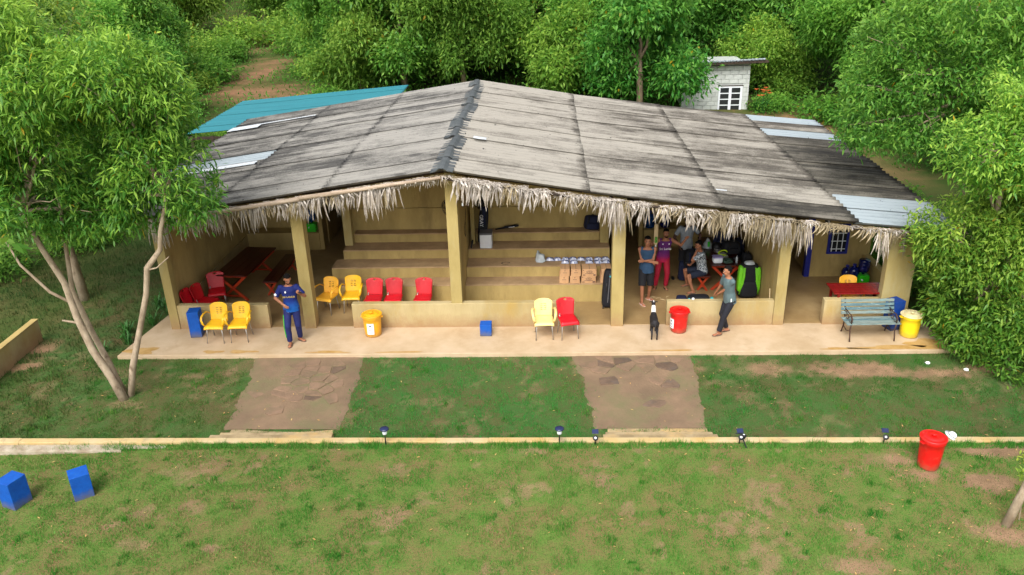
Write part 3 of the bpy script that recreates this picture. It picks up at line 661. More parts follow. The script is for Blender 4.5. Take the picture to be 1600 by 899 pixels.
# the ridge caps
cap = MB(); cw = .25
for sgn in (-1, 1):
    pts = [(0, 0), (.05*sgn, -.004), (cw*.5*sgn, -.06), (cw*sgn, -.085)]
    V = [(px, yy, pz) for yy in (0, 1.1) for px, pz in pts]+[(px, yy, pz-.014) for yy in (0, 1.1) for px, pz in pts]
    F = [(i, i+1, 4+i+1, 4+i) for i in range(3)]+[(8+i, 12+i, 12+i+1, 8+i+1) for i in range(3)]+[(i, 8+i, 8+i+1, i+1) for i in range(3)]+[(4+i, 4+i+1, 12+i+1, 12+i) for i in range(3)]+[(3, 11, 15, 7)]
    cap.add(V, F)
cap0 = cap.build('ridge_cap', CAPM, RF)
for q in range(11):
    o = cap0 if q == 0 else inst(cap0, RF)
    o.location = (-.17+.035*math.sin(q*.9+1), -.42+q*1.03, 4.05); o.rotation_euler = (-.022+random.uniform(-.008, .008), random.uniform(-.03, .03), random.uniform(-.04, .04)); o.location.x += random.uniform(-.02, .02)

# thatch fringe: hanging bundles of split palm leaf
def frond_mesh(seed, ln, nst, wid, droopx=0.0):
    R = random.Random(seed); m = MB()
    for q in range(nst):
        x = R.uniform(-wid, wid); y = R.uniform(-.06, .05); L = ln*R.choice((.5, .8, .95, 1.1))*R.uniform(.8, 1.1); w = R.uniform(.007, .018); sx = R.gauss(0, .06)+droopx*x; sy = R.uniform(-.05, .07)
        tw = R.uniform(-.8, .8); cx, cy = math.cos(tw)*w, math.sin(tw)*w
        p = [(x, y, .02), (x+sx*.35, y-.05+sy*.4, -L*.3), (x+sx*.8, y-.05+sy*.8, -L*.7), (x+sx+R.uniform(-.03, .03), y-.03+sy, -L)]
        ws = (.7, 1, .9, .12); V = []
        for (px, py, pz), k in zip(p, ws): V += [(px-cx*k, py-cy*k, pz), (px+cx*k, py+cy*k, pz)]
        m.add(V, [(0, 1, 3, 2), (2, 3, 5, 4), (4, 5, 7, 6)])
    for q in range(8):                                 # frayed ends bent up over the eave
        x = R.uniform(-wid, wid); m.tube([(x, .02, 0), (x+R.uniform(-.12, .12), -.06, .02), (x+R.uniform(-.2, .2), -.12, R.uniform(-.09, .02))], [.01, .008, .003], 4)
    return m
fr = [(frond_mesh(s, ln, 15, .12, .5).mesh('palm_frond', [THATCH]), ln) for s, ln in ((1, .30), (2, .42), (3, .55), (4, .70), (5, .46), (6, .62))]
frt = [frond_mesh(s+20, ln, 15, .12, .5).mesh('palm_frond', [THATCH2]) for s, ln in ((1, .30), (2, .42), (3, .55), (4, .70), (5, .46), (6, .62))]
LEN = [(-6.9, .55), (-6.2, .55), (-5.6, .55), (-5.2, .50), (-4.85, .95), (-4.5, .55), (-4.1, .40), (-3.3, .50), (-2.6, .52), (-2.1, .55), (-1.7, .70), (-1.2, .62), (-.8, .35), (-.3, .25), (.2, .5), (.7, .55), (1.2, .5), (1.7, .55), (2.1, .4), (2.5, .3),
       (2.8, .62), (3.2, .75), (3.7, .8), (4.1, .5), (4.5, .55), (5.0, .42), (5.5, .5), (6.0, .55), (6.5, .68), (7.0, .7), (7.4, .62), (7.8, .7), (8.1, .5), (8.5, .14), (9.2, .2), (9.5, .72), (9.8, .25), (10.1, .12), (10.5, .04), (10.9, .05), (11.4, .05)]
def flen(x):
    for (a, la), (b, lb) in zip(LEN, LEN[1:]):
        if a <= x < b: return la+(lb-la)*(x-a)/(b-a)
    return .3
x = -6.85
while x < 10.9:
    L = .94*flen(x)*random.choice((.45, .7, 1, 1.1))*random.uniform(.8, 1.12)
    if L > .08 and not (2.15 < x < 2.5) and random.random() > .1:
        q = min(range(6), key=lambda i: abs(fr[i][1]-L)+random.random()*.12); me = fr[q][0] if random.random() < (.75 if x < 4.5 else .35) else frt[q]
        o = link('palm_frond', me, PV); o.location = (x, -.30+random.uniform(-.05, .05), rz(x)-.07); s = L/fr[q][1]
        o.scale = (random.uniform(.85, 1.25), 1, s); o.rotation_euler = (random.uniform(-.12, .05), rz(x+.1)-rz(x-.1) and 0, random.uniform(-.2, .2)+(PI if random.random() < .5 else 0)*0)
    x += random.uniform(.06, .15)
o = link('palm_frond', fr[5][0], PV); o.location = (10.14, -.10, 2.36); o.scale = (.5, .8, 1.0)
# ------------------------------------------------------------------ out-buildings
def place_empty(*a, **k): return thing(*a, **k)
SH = thing('shed', 'open shed with a teal corrugated roof behind the left end of the pavilion', 'shed')
tm = sheet_mesh(7.15, TEALROOF, 1.0, 4, .018, 'roof_panel')
for q in range(6):
    o = link('roof_panel', tm, SH, (-10.72, 10.9+q*1.0, 2.30+(.008 if q % 2 else 0))); o.rotation_euler = (0, -.076, 0)
o = MB(); o.box(-10.7, -3.7, 10.95, 11.0, 2.1, 2.2); o.build('beam', RAFTER, SH)
pm = MB(); pm.box(-.05, .05, -.05, .05, -.2, 2.22); p0 = pm.build('post', RAFTER, SH, loc=(-10.55, 10.98, 0))
for px, py in ((-9.8, 10.98), (-9.0, 10.98), (-8.2, 10.98), (-6, 10.98), (-10.5, 16.7), (-8, 16.7), (-5, 16.7)): inst(p0, SH, (px, py, 0))
for q in range(3): o = MB(); o.box(-10.6, -8.0, 11.0, 11.04, .45+q*.5, .52+q*.5); o.build('rail', RAFTER, SH)

HUT = thing('hut', 'small grey concrete block hut with a white paned window behind the pavilion', 'hut', (8.6, 22, 0))
HW, HH = 3.15, 2.62
m = MB(); m.box(.06, HW-.06, .04, 3.0, -.6, HH-.06); 
m.build('wall', MORTAR, HUT)
bmk = {}
wx0, wx1, wz0, wz1 = 1.72, 2.85, .42, 1.62
for r in range(15):
    z0 = -.5+r*.205; x = (-.17 if r % 2 else 0); 
    while x < HW-.02:
        a, b = max(x, 0), min(x+.385, HW)
        if z0+.19 > HH: break
        segs = [(a, b)]
        if z0+.19 > wz0 and z0 < wz1: segs = [s for s in ((a, min(b, wx0)), (max(a, wx1), b)) if s[1]-s[0] > .04]
        for (s0, s1) in segs:
            if s1-s0 < .04: continue
            key = round(s1-s0, 2)
            if key not in bmk: t = MB(); t.box(0, s1-s0-.012, 0, .08, 0, .19); bmk[key] = t.mesh('concrete_block', BLOCK)
            link('concrete_block', bmk[key], HUT, (s0, random.uniform(-.004, .004), z0))
        x += .40
m = MB(); m.prism([(.0, HH-.02), (HW, HH-.02), (HW, HH+.05), (0, HH-.0)], -.004, .12); m.build('wall_plate', MORTAR, HUT)
w_ = MB(); w_.box(wx0+.01, wx1-.01, -.02, .035, wz0, wz1); w_ = w_.build('window', WHITEP, HUT)
for cx in (0, 1):
    for r in range(4):
        t = MB(); xx = wx0+.09+cx*.53; zz = wz0+.07+r*.278; t.box(xx, xx+.40, -.028, -.0215, zz, zz+.225); t.build('pane', DARKGLASS, w_)
t = MB(); t.box(wx0-.03, wx1+.03, -.03, .02, wz1+.002, wz1+.04); t.build('frame', RAFTER, w_)
hr = MB()
for i in range(23):
    x0 = -.1+i*.17; hr.tube([(x0, -.45, HH+.16+i*.006), (x0, 3.4, HH-.55+i*.006)], .05, 6)
hr.build('roof', ROOF_W, HUT, True); t = MB(); t.prism([(-.15, HH+.02), (3.85, HH+.12), (3.85, HH+.2), (-.15, HH+.10)], -.42, .3); t.build('beam', RAFTER, HUT)

YW = thing('garden_wall', 'low ochre garden wall running out of the frame at the left edge', 'wall', (-10.12, -.35, 0)); YW.rotation_euler = (0, 0, .02)
m = MB(); m.box(-.12, 0, -3.2, 0, -.4, .46); m.build('wall', PLASTER_PALE, YW, bevel=.012)
m = MB(); m.box(-.14, .02, -3.2, .0, .4605, .475); m.build('coping', PLASTER, YW)
# ------------------------------------------------------------------ end of structure
# ------------------------------------------------------------------ trees
def leaf_points(lobes, ncl, seed, gap=.42):
    r = np.random.default_rng(seed); P = []; Nn = []; D = []
    vol = np.array([a[1][0]*a[1][1]+a[1][1]*a[1][2]+a[1][0]*a[1][2] for a in lobes]); cnt = (ncl*vol/vol.sum()).astype(int)
    for (c, rad), n in zip(lobes, cnt):
        d = r.normal(size=(n, 3)); d /= np.linalg.norm(d, axis=1)[:, None]
        rr = r.random(n)**.24; c = np.array(c); rad = np.array(rad)
        bump = .78+.45*vnoise(d*rad+c, 1.5, seed)
        p = c+d*rad*(rr*bump)[:, None]; P.append(p); Nn.append(d); D.append(rr)
    P = np.concatenate(P); Nn = np.concatenate(Nn); D = np.concatenate(D)
    keep = fbm(P, 1.55, seed+3, 3) > gap; return P[keep], Nn[keep], D[keep]
def leaf_mesh(name, mt, P, Nn, D, per, L, W, seed, droop=.4, simple=False, ybias=0.0, spread=.12):
    r = np.random.default_rng(seed); n = len(P)*per
    c = np.repeat(P, per, 0)+r.normal(size=(n, 3))*spread; nn = np.repeat(Nn, per, 0); dd = np.repeat(D, per)
    dr = nn*.7+r.normal(size=(n, 3))*.75; dr[:, 2] += .25-droop*r.random(n); dr /= np.linalg.norm(dr, axis=1)[:, None]
    up = r.normal(size=(n, 3))*.5+np.array([0, 0, 1.]); s = np.cross(dr, up); s /= np.linalg.norm(s, axis=1)[:, None]+1e-9
    l = L*r.uniform(.65, 1.2, n)[:, None]; w = W*r.uniform(.75, 1.2, n)[:, None]/2; dn = np.array([0, 0, -1.])
    clus = np.repeat(r.random(len(P)), per)
    tint = np.clip(.12+.30*(dd-.5)+.34*clus+.34*r.random(n)-.07+.35*(c[:, 2]-c[:, 2].min())/(np.ptp(c[:, 2])+.01)-.12+ybias, 0, .94); tint[r.random(n) > .996] = 1.0  # crown shading put into the tint, lighter outward and upward, plus random leaf tone
    if simple:
        m_ = c+dr*l*.5+dn*l*.05
        V = np.stack([c, m_+s*w, c+dr*l+dn*l*.2, m_-s*w], 1).reshape(-1, 3)
        return raw_mesh(name, V, np.arange(4*n).reshape(-1, 4), mt, fattrs={'tint': tint})
    a = c+dr*l*.35; b = c+dr*l*.72+dn*l*.07; t = c+dr*l+dn*l*.22
    V = np.stack([c-s*w*.15, c+s*w*.15, a-s*w, a+s*w, b-s*w*.75, b+s*w*.75, t-s*w*.06, t+s*w*.06], 1).reshape(-1, 3)
    o = np.arange(n)[:, None]*8; F = np.concatenate([o+np.array([[0, 1, 3, 2]]), o+np.array([[2, 3, 5, 4]]), o+np.array([[4, 5, 7, 6]])])
    return raw_mesh(name, V, F, mt, fattrs={'tint': np.concatenate([tint]*3)})
def wig(p, q, n, amp, R):
    p, q = Vector(p), Vector(q); out = [p+(q-p)*i/n+Vector((R.uniform(-amp, amp), R.uniform(-amp, amp), R.uniform(-amp, amp)*.5))*(0 < i < n) for i in range(n+1)]; return out
def limbs(m, start, lobes, r0, R, twigs=4):
    for c, rad in lobes:
        pts = wig(start, c, 4, .12*(Vector(c)-Vector(start)).length*.5, R); m.tube(pts, [r0*(1-.17*i) for i in range(5)], 6)
        for k in range(twigs):
            d = Vector((R.gauss(0, 1), R.gauss(0, 1), R.gauss(.3, .7))).normalized(); e = Vector(c)+Vector((d.x*rad[0], d.y*rad[1], d.z*rad[2]))*.8
            m.tube(wig(pts[2 if k % 2 else 3], e, 3, .08, R), [r0*.35, r0*.26, r0*.17, r0*.06], 5)
LEAF_A = leafmat('acacia_leaf', lin((80, 134, 48)), lin((168, 202, 78)))
LEAF_B = leafmat('bright_yellow_green_leaf', lin((82, 140, 48)), lin((174, 206, 84)))
LEAF_C = leafmat('deep_green_leaf', lin((74, 138, 50)), lin((144, 192, 80)))
LEAF_F = leafmat('forest_leaf', lin((88, 144, 54)), lin((148, 194, 76)), .6, .55)
LEAF_G = leafmat('pale_scrub_leaf', lin((104, 152, 56)), lin((160, 192, 76)), .6, .5)
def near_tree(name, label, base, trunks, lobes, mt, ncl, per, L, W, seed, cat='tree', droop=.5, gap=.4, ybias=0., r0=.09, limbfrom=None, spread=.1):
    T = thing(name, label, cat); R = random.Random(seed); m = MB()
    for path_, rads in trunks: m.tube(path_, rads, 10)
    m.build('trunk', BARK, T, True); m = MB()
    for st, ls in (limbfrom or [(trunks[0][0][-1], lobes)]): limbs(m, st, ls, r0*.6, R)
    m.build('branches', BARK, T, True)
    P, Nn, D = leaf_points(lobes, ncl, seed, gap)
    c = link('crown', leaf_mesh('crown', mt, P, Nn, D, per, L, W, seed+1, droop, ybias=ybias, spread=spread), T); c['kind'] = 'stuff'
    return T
# left tree, three stems from one root
bl = (-6.93, -2.95, -.3)
Lr = [((-5.35, -2.6, 4.75), (.95, 1.1, .9)), ((-5.25, -2.5, 5.9), (.85, 1.0, .85)), ((-5.75, -2.8, 6.55), (.95, 1.0, .75)), ((-4.9, -2.7, 4.2), (.65, .8, .5)), ((-5.9, -2.2, 4.1), (.9, .9, .65)), ((-6.0, -1.9, 5.4), (1.0, 1.0, .9))]
Ll = [((-7.3, -3.0, 5.3), (1.0, 1.1, 1.0)), ((-7.1, -3.1, 6.5), (1.0, 1.1, .95)), ((-8.2, -2.9, 6.0), (1.1, 1.2, 1.2)), ((-7.7, -2.8, 4.3), (.9, 1.0, .7)), ((-6.9, -2.4, 3.9), (.9, .9, .55)), ((-8.9, -2.6, 4.8), (1.0, 1.1, 1.0)), ((-8.0, -2.6, 7.3), (1.1, 1.1, .8))]
near_tree('acacia_tree', 'tall acacia with pale forked stems and sickle leaves at the left end of the apron', bl,
    [([(-6.85, -2.95, -.35), (-7.05, -2.95, .35), (-7.3, -2.95, 1.0), (-7.48, -2.9, 1.75), (-7.55, -2.9, 2.5), (-7.8, -2.9, 3.2), (-8.0, -2.95, 4.0)], [.10, .085, .075, .07, .06, .055, .045]),
     ([(-6.98, -2.7, -.35), (-7.2, -2.65, .5), (-7.45, -2.6, 1.3), (-7.62, -2.6, 2.2), (-7.5, -2.6, 3.3), (-7.4, -2.6, 4.2)], [.07, .065, .06, .05, .04, .03]),
     ([(-6.84, -2.82, -.35), (-6.62, -2.82, .5), (-6.3, -2.8, 1.35), (-5.98, -2.8, 2.2), (-5.85, -2.8, 2.75), (-5.5, -2.8, 3.15), (-5.45, -2.75, 3.5), (-5.2, -2.7, 4.2)], [.075, .07, .06, .056, .06, .05, .045, .035]),
     ([(-7.5, -2.9, 2.05), (-7.9, -2.9, 2.3), (-8.35, -2.9, 2.9), (-8.6, -2.85, 3.6)], [.035, .03, .025, .015]),
     ([(-7.48, -2.9, 1.6), (-7.8, -2.9, 1.66)], [.03, .016]), ([(-5.9, -2.8, 2.7), (-5.62, -2.85, 2.78), (-5.35, -2.8, 3.0)], [.02, .015, .008])],
    Lr+Ll, LEAF_A, 9000, 9, .165, .034, 101, droop=.7, limbfrom=[((-5.2, -2.7, 4.2), Lr), ((-8.0, -2.95, 4.0), Ll)], gap=.43, spread=.10)
# low dark limbs of a second tree behind
Lb = [((-9.2, 1.2, 3.0), (1.4, 1.3, 1.0)), ((-10.6, 1.5, 3.6), (1.5, 1.4, 1.3)), ((-9.8, 2.0, 5.0), (1.8, 1.6, 1.4)), ((-11.8, 2.5, 5.0), (1.8, 1.6, 1.6)), ((-8.6, 2.2, 4.2), (1.2, 1.2, 1.0)), ((-10.4, 2.4, 6.8), (1.8, 1.6, 1.2)), ((-12.5, 1.4, 3.2), (1.4, 1.4, 1.0))]
near_tree('acacia_tree', 'dense dark acacia behind the forked one, left of the teal shed', None, [([(-10.3, 2.0, -.3), (-10.4, 2.0, 1.5), (-10.2, 2.0, 3.2)], [.14, .11, .08])], Lb, LEAF_A, 4200, 8, .18, .042, 131, droop=.7, gap=.40, ybias=-.12, spread=.13)
# overhanging sprig from a tree whose trunk stands outside the frame
Lo = [((-2.95, -11.0, 6.5), (.33, .3, .28)), ((-3.6, -11.1, 6.7), (.6, .5, .5)), ((-4.3, -11.3, 6.8), (.8, .7, .7)), ((-5.2, -11.4, 7.4), (1.0, .9, .9))]
near_tree('broadleaf_tree', 'bright green broad leaf sprig reaching in at the left edge of the frame', None, [([(-6.2, -11.5, -.1), (-6.0, -11.5, 3), (-5.0, -11.4, 5.9), (-4.3, -11.3, 6.5), (-3.3, -11.1, 6.55)], [.12, .1, .07, .04, .015])], Lo, LEAF_B, 420, 6, .13, .045, 141, droop=.3, spread=.07)
# right: large dark crown, yellow-green crown below it, big bush on the ground, near trunk
Lc = [((10.1, 3.0, 4.0), (.75, .8, .45)), ((13.6, 1.2, 4.6), (1.3, 1.2, 1.0)), ((11.6, 3.0, 5.4), (1.7, 1.7, 1.3)), ((13.4, 3.2, 5.2), (1.9, 1.8, 1.5)), ((12.4, 3.2, 6.9), (2.0, 1.8, 1.3)), ((14.6, 3.4, 6.6), (2.0, 1.8, 1.6)), ((10.4, 3.2, 4.9), (1.0, 1.1, .75)), ((11.2, 2.6, 4.1), (1.0, 1.0, .6)), ((12.6, 2.4, 3.9), (1.3, 1.2, .9)), ((10.6, 3.4, 6.0), (1.0, 1.0, .8)), ((14.2, 2.6, 4.0), (1.4, 1.3, 1.1))]
near_tree('broadleaf_tree', 'large deep green broad leaf tree hanging over the right end of the roof', None, [([(13.3, 3.6, -.2), (13.2, 3.5, 1.6), (13.0, 3.3, 3.4), (12.8, 3.2, 4.6)], [.16, .13, .11, .08])], Lc, LEAF_C, 9000, 9, .145, .046, 151, droop=.35, gap=.43, spread=.12)
Ly = [((13.3, -1.1, 3.4), (1.1, 1.0, .8)), ((11.6, -1.3, 4.85), (1.15, 1.0, .75)), ((12.6, -1.2, 4.6), (1.1, 1.0, .9)), ((10.7, -1.4, 4.55), (.75, .8, .5)), ((11.9, -1.1, 5.55), (1.0, .9, .6)), ((11.2, -1.2, 4.1), (.9, .8, .4)), ((12.9, -1.3, 5.6), (1.0, .9, .8)), ((12.3, -1.5, 3.9), (.9, .9, .5))]
near_tree('broadleaf_tree', 'yellow-green tree with a thin stem rising above the big bush at the right', None, [([(12.3, -.9, -.2), (12.1, -.9, 1.8), (11.5, -1.0, 3.0), (11.45, -1.1, 3.6), (11.6, -1.2, 4.3)], [.10, .08, .06, .055, .04]), ([(11.5, -1.0, 3.0), (11.2, -1.1, 3.6), (10.9, -1.2, 4.3)], [.035, .03, .02])], Ly, LEAF_B, 4600, 8, .13, .038, 161, droop=.2, gap=.44, spread=.10)
Ls = [((10.95, -.9, 2.75), (.55, .6, .4)), ((11.9, -.7, 2.8), (.9, .9, .5)), ((13.0, -.8, 3.0), (1.1, 1.0, .7)), ((11.75, -.8, 1.9), (1.0, 1.0, .85)), ((12.5, -.9, 2.4), (1.2, 1.1, .85)), ((11.9, -.9, 1.0), (.9, .9, .8)), ((12.8, -1.3, 1.2), (1.2, 1.1, 1.1)), ((13.7, -1.0, 2.2), (1.2, 1.2, 1.2)), ((12.0, -1.3, .4), (.85, .7, .5)), ((13.2, -1.8, .5), (1.1, .9, .6)), ((11.2, -.7, 2.3), (.7, .7, .5)), ((12.3, -2.1, -.0), (.6, .5, .3))]
Ls = [((c[0]-.42, c[1], c[2]), (r[0]*1.06, r[1], r[2]*1.04)) for c, r in Ls]
near_tree('large_bush', 'big bright green leafy bush on the ground beside the yellow bin', None, [([(12.5, -.8, -.3), (12.3, -.8, .8), (12.1, -.8, 1.6)], [.07, .05, .03]), ([(12.6, -.8, -.3), (13.0, -.8, .9), (13.2, -.8, 1.8)], [.06, .045, .03])], Ls, LEAF_B, 8600, 8, .14, .040, 171, cat='bush', droop=.2, gap=.42, ybias=-.05, spread=.10)
Ln = [((10.5, -6.9, 3.6), (.6, .6, .6)), ((11.3, -6.9, 4.4), (1.1, 1.0, 1.1)), ((10.4, -7.0, 1.6), (.4, .4, .5))]
near_tree('young_tree', 'slim grey trunk with leafy sprigs at the lower right edge of the frame', None, [([(9.27, -7.1, -.1), (9.38, -7.1, .5), (9.52, -7.1, 1.2), (9.8, -7.05, 2.0), (10.3, -7.0, 3.0), (10.9, -6.9, 3.9)], [.075, .065, .06, .055, .045, .03]), ([(9.55, -7.35, -.1), (9.8, -7.3, .5), (10.3, -7.2, 1.3)], [.07, .06, .05])],
    Ln, LEAF_B, 520, 6, .11, .032, 181, droop=.2)
SPR = thing('sapling', 'thin leafy shoot growing beside the slim grey trunk at the right edge', 'sapling')
P = np.array([(9.42, -6.95, .9), (9.4, -6.95, 1.15), (9.55, -6.9, .6), (9.62, -7.0, .35), (9.58, -6.95, 1.5), (9.5, -6.95, .75)]); Nn = np.tile(np.array([[0, 0, 1.]]), (6, 1))
c = link('leaves', leaf_mesh('leaves', LEAF_B, P, Nn, np.ones(6), 12, .11, .035, 5, .2, ybias=.2, spread=.05), SPR); c['kind'] = 'stuff'
m = MB(); m.tube([(9.55, -6.98, -.05), (9.5, -6.95, .7), (9.45, -6.95, 1.5)], [.01, .008, .004], 5); m.build('stem', BARK, SPR)

# forest behind: a few tree shapes, each copied as an individual tree
def forest_proto(seed, H, Rw, mt, n):
    R = random.Random(seed); lob = []
    for k in range(20):
        a = R.random()*2*PI; t = (k+.5)/20; rr = Rw*math.sin(PI*min(.97, .16+.8*t))*R.uniform(.35, .95); z = H*(.22+.68*t)*R.uniform(.93, 1.05)
        s = Rw*R.uniform(.20, .42); lob.append(((rr*math.cos(a), rr*math.sin(a), z), (s, s, s*R.uniform(.7, .95))))
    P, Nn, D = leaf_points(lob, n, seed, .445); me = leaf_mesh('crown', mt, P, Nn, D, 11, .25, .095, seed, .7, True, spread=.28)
    m = MB(); tp = (R.uniform(-.3, .3), R.uniform(-.3, .3), H*.42); m.tube([(0, 0, -.4), (tp[0]*.4, tp[1]*.4, H*.2), tp], [.17, .14, .11], 7); limbs(m, tp, lob[::2], .075, R, 3)
    return m.mesh('trunk', FOREST_BARK, True), me
protos = [forest_proto(s, H, w, mt, n) for s, H, w, mt, n in ((1, 8.0, 3.0, LEAF_F, 5200), (2, 7.0, 2.7, LEAF_F, 4600), (3, 9.0, 3.0, LEAF_F, 5600), (4, 6.0, 2.6, LEAF_C, 4200), (5, 4.2, 2.1, LEAF_G, 2600))]
BT = [  # x, y, proto, scale, label
    (-9.2, 28.2, 2, .95, 'forest tree with a bare lower trunk right of the red dirt track'), (-8.0, 31, 0, 1.05, 'rounded forest tree behind the middle of the teal roof'), (-5.2, 26, 3, 1.15, 'bushy bright tree just behind the right end of the teal roof'),
    (-2.0, 25, 0, .92, 'full bright tree behind the roof ridge, leaning over it'), (1.6, 28, 1, 1.0, 'darker tree in the gap right of the roof ridge'), (4.6, 26.5, 2, .8, 'slender tree with bare twigs behind the right roof slope'),
    (6.5, 20.6, 3, 1.1, 'bright leafy tree covering the left side of the block hut'), (6.0, 24, 0, 1.0, 'tall tree behind the bright one beside the block hut'), (10.6, 29, 1, 1.05, 'tree directly behind the block hut roof'), (13.8, 30, 2, .95, 'shaded tree right of the block hut'),
    (17.0, 24, 0, 1.0, 'leafy tree above the dirt bank right of the hut'), (19.8, 27, 2, 1.1, 'tree between the dirt bank and the large dark crown'), (16.0, 34, 1, 1.2, 'second row tree above the dirt bank'), (20.5, 19, 3, 1.2, 'tree partly behind the large deep green crown'),
    (-5.4, 37, 2, 1.15, 'second row tree behind the teal roof end'), (-1.0, 36, 1, 1.2, 'second row tree over the roof ridge'), (3.5, 37, 0, 1.15, 'second row tree right of the ridge'), (8.5, 38, 2, 1.1, 'second row tree left of the hut'), (12.5, 40, 0, 1.2, 'second row tree behind the hut'),
    (21, 40, 2, 1.2, 'second row tree at the upper right'), (-9.5, 42, 0, 1.1, 'second row tree above the red track'), (-12.0, 36.5, 4, .9, 'pale small tree beside the bend of the red track'),
    (-19, 25, 3, 1.0, 'tree left of the red track, behind the forked acacia'), (-17.2, 19, 1, .85, 'tree behind the left acacia crowns'), (-22, 30, 0, .9, 'tree far left beyond the acacias'), (-24, 42, 4, 1.2, 'pale scrubby tree high on the left slope'),
    (-19.5, 48, 4, 1.3, 'yellow-green tree on the slope above the track'), (-27, 52, 3, 1.0, 'tree near the top left corner of the slope'), (-32, 46, 4, 1.2, 'pale tree at the far upper left'), (-15.5, 53, 2, 1.0, 'dark tree at the head of the red track'),  # pale crowns on the upper left slope stand in for haze
    (-29, 34, 0, .9, 'tree at the left edge of the slope'), (-22, 62, 2, 1.1, 'distant tree at the top of the left slope'), (-11, 55, 0, 1.2, 'distant tree above the track'), (-34, 62, 1, 1.2, 'distant tree in the top left corner'),
    (-2, 50, 2, 1.2, 'distant tree in the back row over the ridge'), (5, 52, 0, 1.2, 'distant tree in the back row right of the ridge'), (14, 54, 2, 1.3, 'distant tree in the back row above the hut'), (23, 54, 0, 1.3, 'distant tree in the back row at upper right'),
    (-14.2, 14, 3, .8, 'dark low tree between the acacias and the teal shed'), (-17, 9, 1, .8, 'dark tree behind the left garden wall'), (-21, 14, 0, .9, 'tree at the left behind the garden wall'), (18.5, 12, 3, 1.0, 'tree behind the right bush'), (17.5, 5, 3, .8, 'low tree behind the large bush at the right edge'),
    (-6.6, 46, 1, 1.1, 'back row tree left of the ridge'), (1.5, 44, 3, 1.5, 'broad back row tree behind the ridge gap'), (9.6, 46, 3, 1.5, 'broad back row tree behind the hut'),
    (-3.6, 29, 1, 1.0, 'tree filling the gap behind the teal roof end'), (0.2, 31, 3, 1.3, 'bushy tree filling the gap right of the ridge tree'), (3.2, 24, 4, 1.1, 'low pale tree right behind the right roof slope'), (-7.4, 25.5, 4, 1.0, 'low pale tree behind the middle of the teal roof'),
    (13.2, 25.5, 4, .9, 'low pale tree right behind the block hut'), (15.2, 28.5, 3, 1.3, 'bushy tree above the dirt bank'), (18.2, 20.5, 1, 1.1, 'tree left of the large deep green crown'), (-25, 24, 1, 1.1, 'tree beyond the garden wall at the left edge'), (6.2, 31, 3, 1.4, 'broad second row tree left of the hut')]
for i, (x, y, p, s, lab) in enumerate(BT):
    z = float(ground_z(np.array([x]), np.array([y]))[0]); T = thing('forest_tree', lab, 'tree', (x, y, z), random.uniform(0, 6.28), 'forest trees behind the pavilion')
    T.scale = (s, s, s*random.uniform(.92, 1.08)); link('trunk', protos[p][0], T); c = link('crown', protos[p][1], T); c['kind'] = 'stuff'
# shrubs as copies of the small crown
SP, SN, SD = leaf_points([((0, 0, .45), (.8, .8, .5)), ((.5, .3, .35), (.6, .6, .4)), ((-.5, -.2, .4), (.6, .6, .4))], 420, 61, .3)
shrub_me = [leaf_mesh('foliage', mt, SP, SN, SD, 5, .17, .06, 62, .3, True, spread=.12) for mt in (LEAF_F, LEAF_G, LEAF_C)]
sm = MB(); sm.tube([(0, 0, -.2), (.05, 0, .4)], [.03, .02], 5); sm = sm.mesh('stem', FOREST_BARK)
SB = [(-17.2, 25.5, 1, 1.6), (-11.0, 30.5, 1, 1.6), (-13.4, 37, 1, 2.2), (-18.0, 35.0, 0, 1.8), (-12.6, 39, 1, 2.2), (-11.2, 36, 1, 2.0), (-9.0, 24, 0, 1.2), (-16.6, 22.5, 0, 1.6), (-17, 28, 0, 2.0), (-19.5, 34, 1, 2.0), (-18, 40, 1, 2.4), (-22, 37, 1, 2.2),
      (-25, 38, 1, 2.2), (-15, 44, 1, 2.4), (-11, 47, 1, 2.4), (-20, 55, 1, 2.8), (-3.5, 20, 2, 1.4), (-.8, 19, 0, 1.5), (1.8, 20, 0, 1.6), (3.6, 19, 0, 1.4), (5.3, 17.6, 2, 1.2), (-6.5, 21, 0, 1.4), (12.9, 22, 0, 1.0), (15.2, 20.5, 0, 1.5),
      (16.8, 17, 0, 1.5), (14.6, 25, 0, 1.6), (13.2, 8, 0, 1.2), (12.8, 5.2, 2, 1.2), (-8.3, 4.0, 0, .6), (-8.6, 6.4, 0, .8), (-12.5, 6, 0, 1.0), (-14, 4, 0, 1.1), (-12.2, 17.5, 0, 1.3), (-9.0, 18.8, 0, 1.0), (11.8, 13.2, 0, .9), (12.0, 1.8, 2, 1.0), (11.6, 4.0, 0, .9)]
ORD = ('first', 'second', 'third', 'fourth', 'fifth', 'sixth', 'seventh', 'eighth', 'ninth', 'tenth', 'eleventh', 'twelfth', 'thirteenth')
def shrub_kind(x, y, p): return (('pale yellow-green', 'bright green', 'dull green')[0 if p == 1 else 1 if p == 2 else 2], 'beside the red track' if x < -8 and y > 15 else 'left of the pavilion end wall' if x < -8 else 'just behind the pavilion roof' if x < 8 else 'beyond the right pavilion end')
SB.sort(key=lambda t: (shrub_kind(t[0], t[1], t[2]), t[1])); seen_ = {}
for i, (x, y, p, s) in enumerate(SB):
    z = float(ground_z(np.array([x]), np.array([y]))[0]); kk, pl = shrub_kind(x, y, p); seen_[(kk, pl)] = q_ = seen_.get((kk, pl), 0)+1
    lab = '%s low shrub %s, %s from the bottom' % (kk, pl, ORD[q_-1])
    T = thing('shrub', lab, 'shrub', (x, y, z), random.uniform(0, 6), 'low shrubs on the ground behind the pavilion'); T.scale = (s, s, s*.8); link('stem', sm, T); c = link('foliage', shrub_me[p], T); c['kind'] = 'stuff'
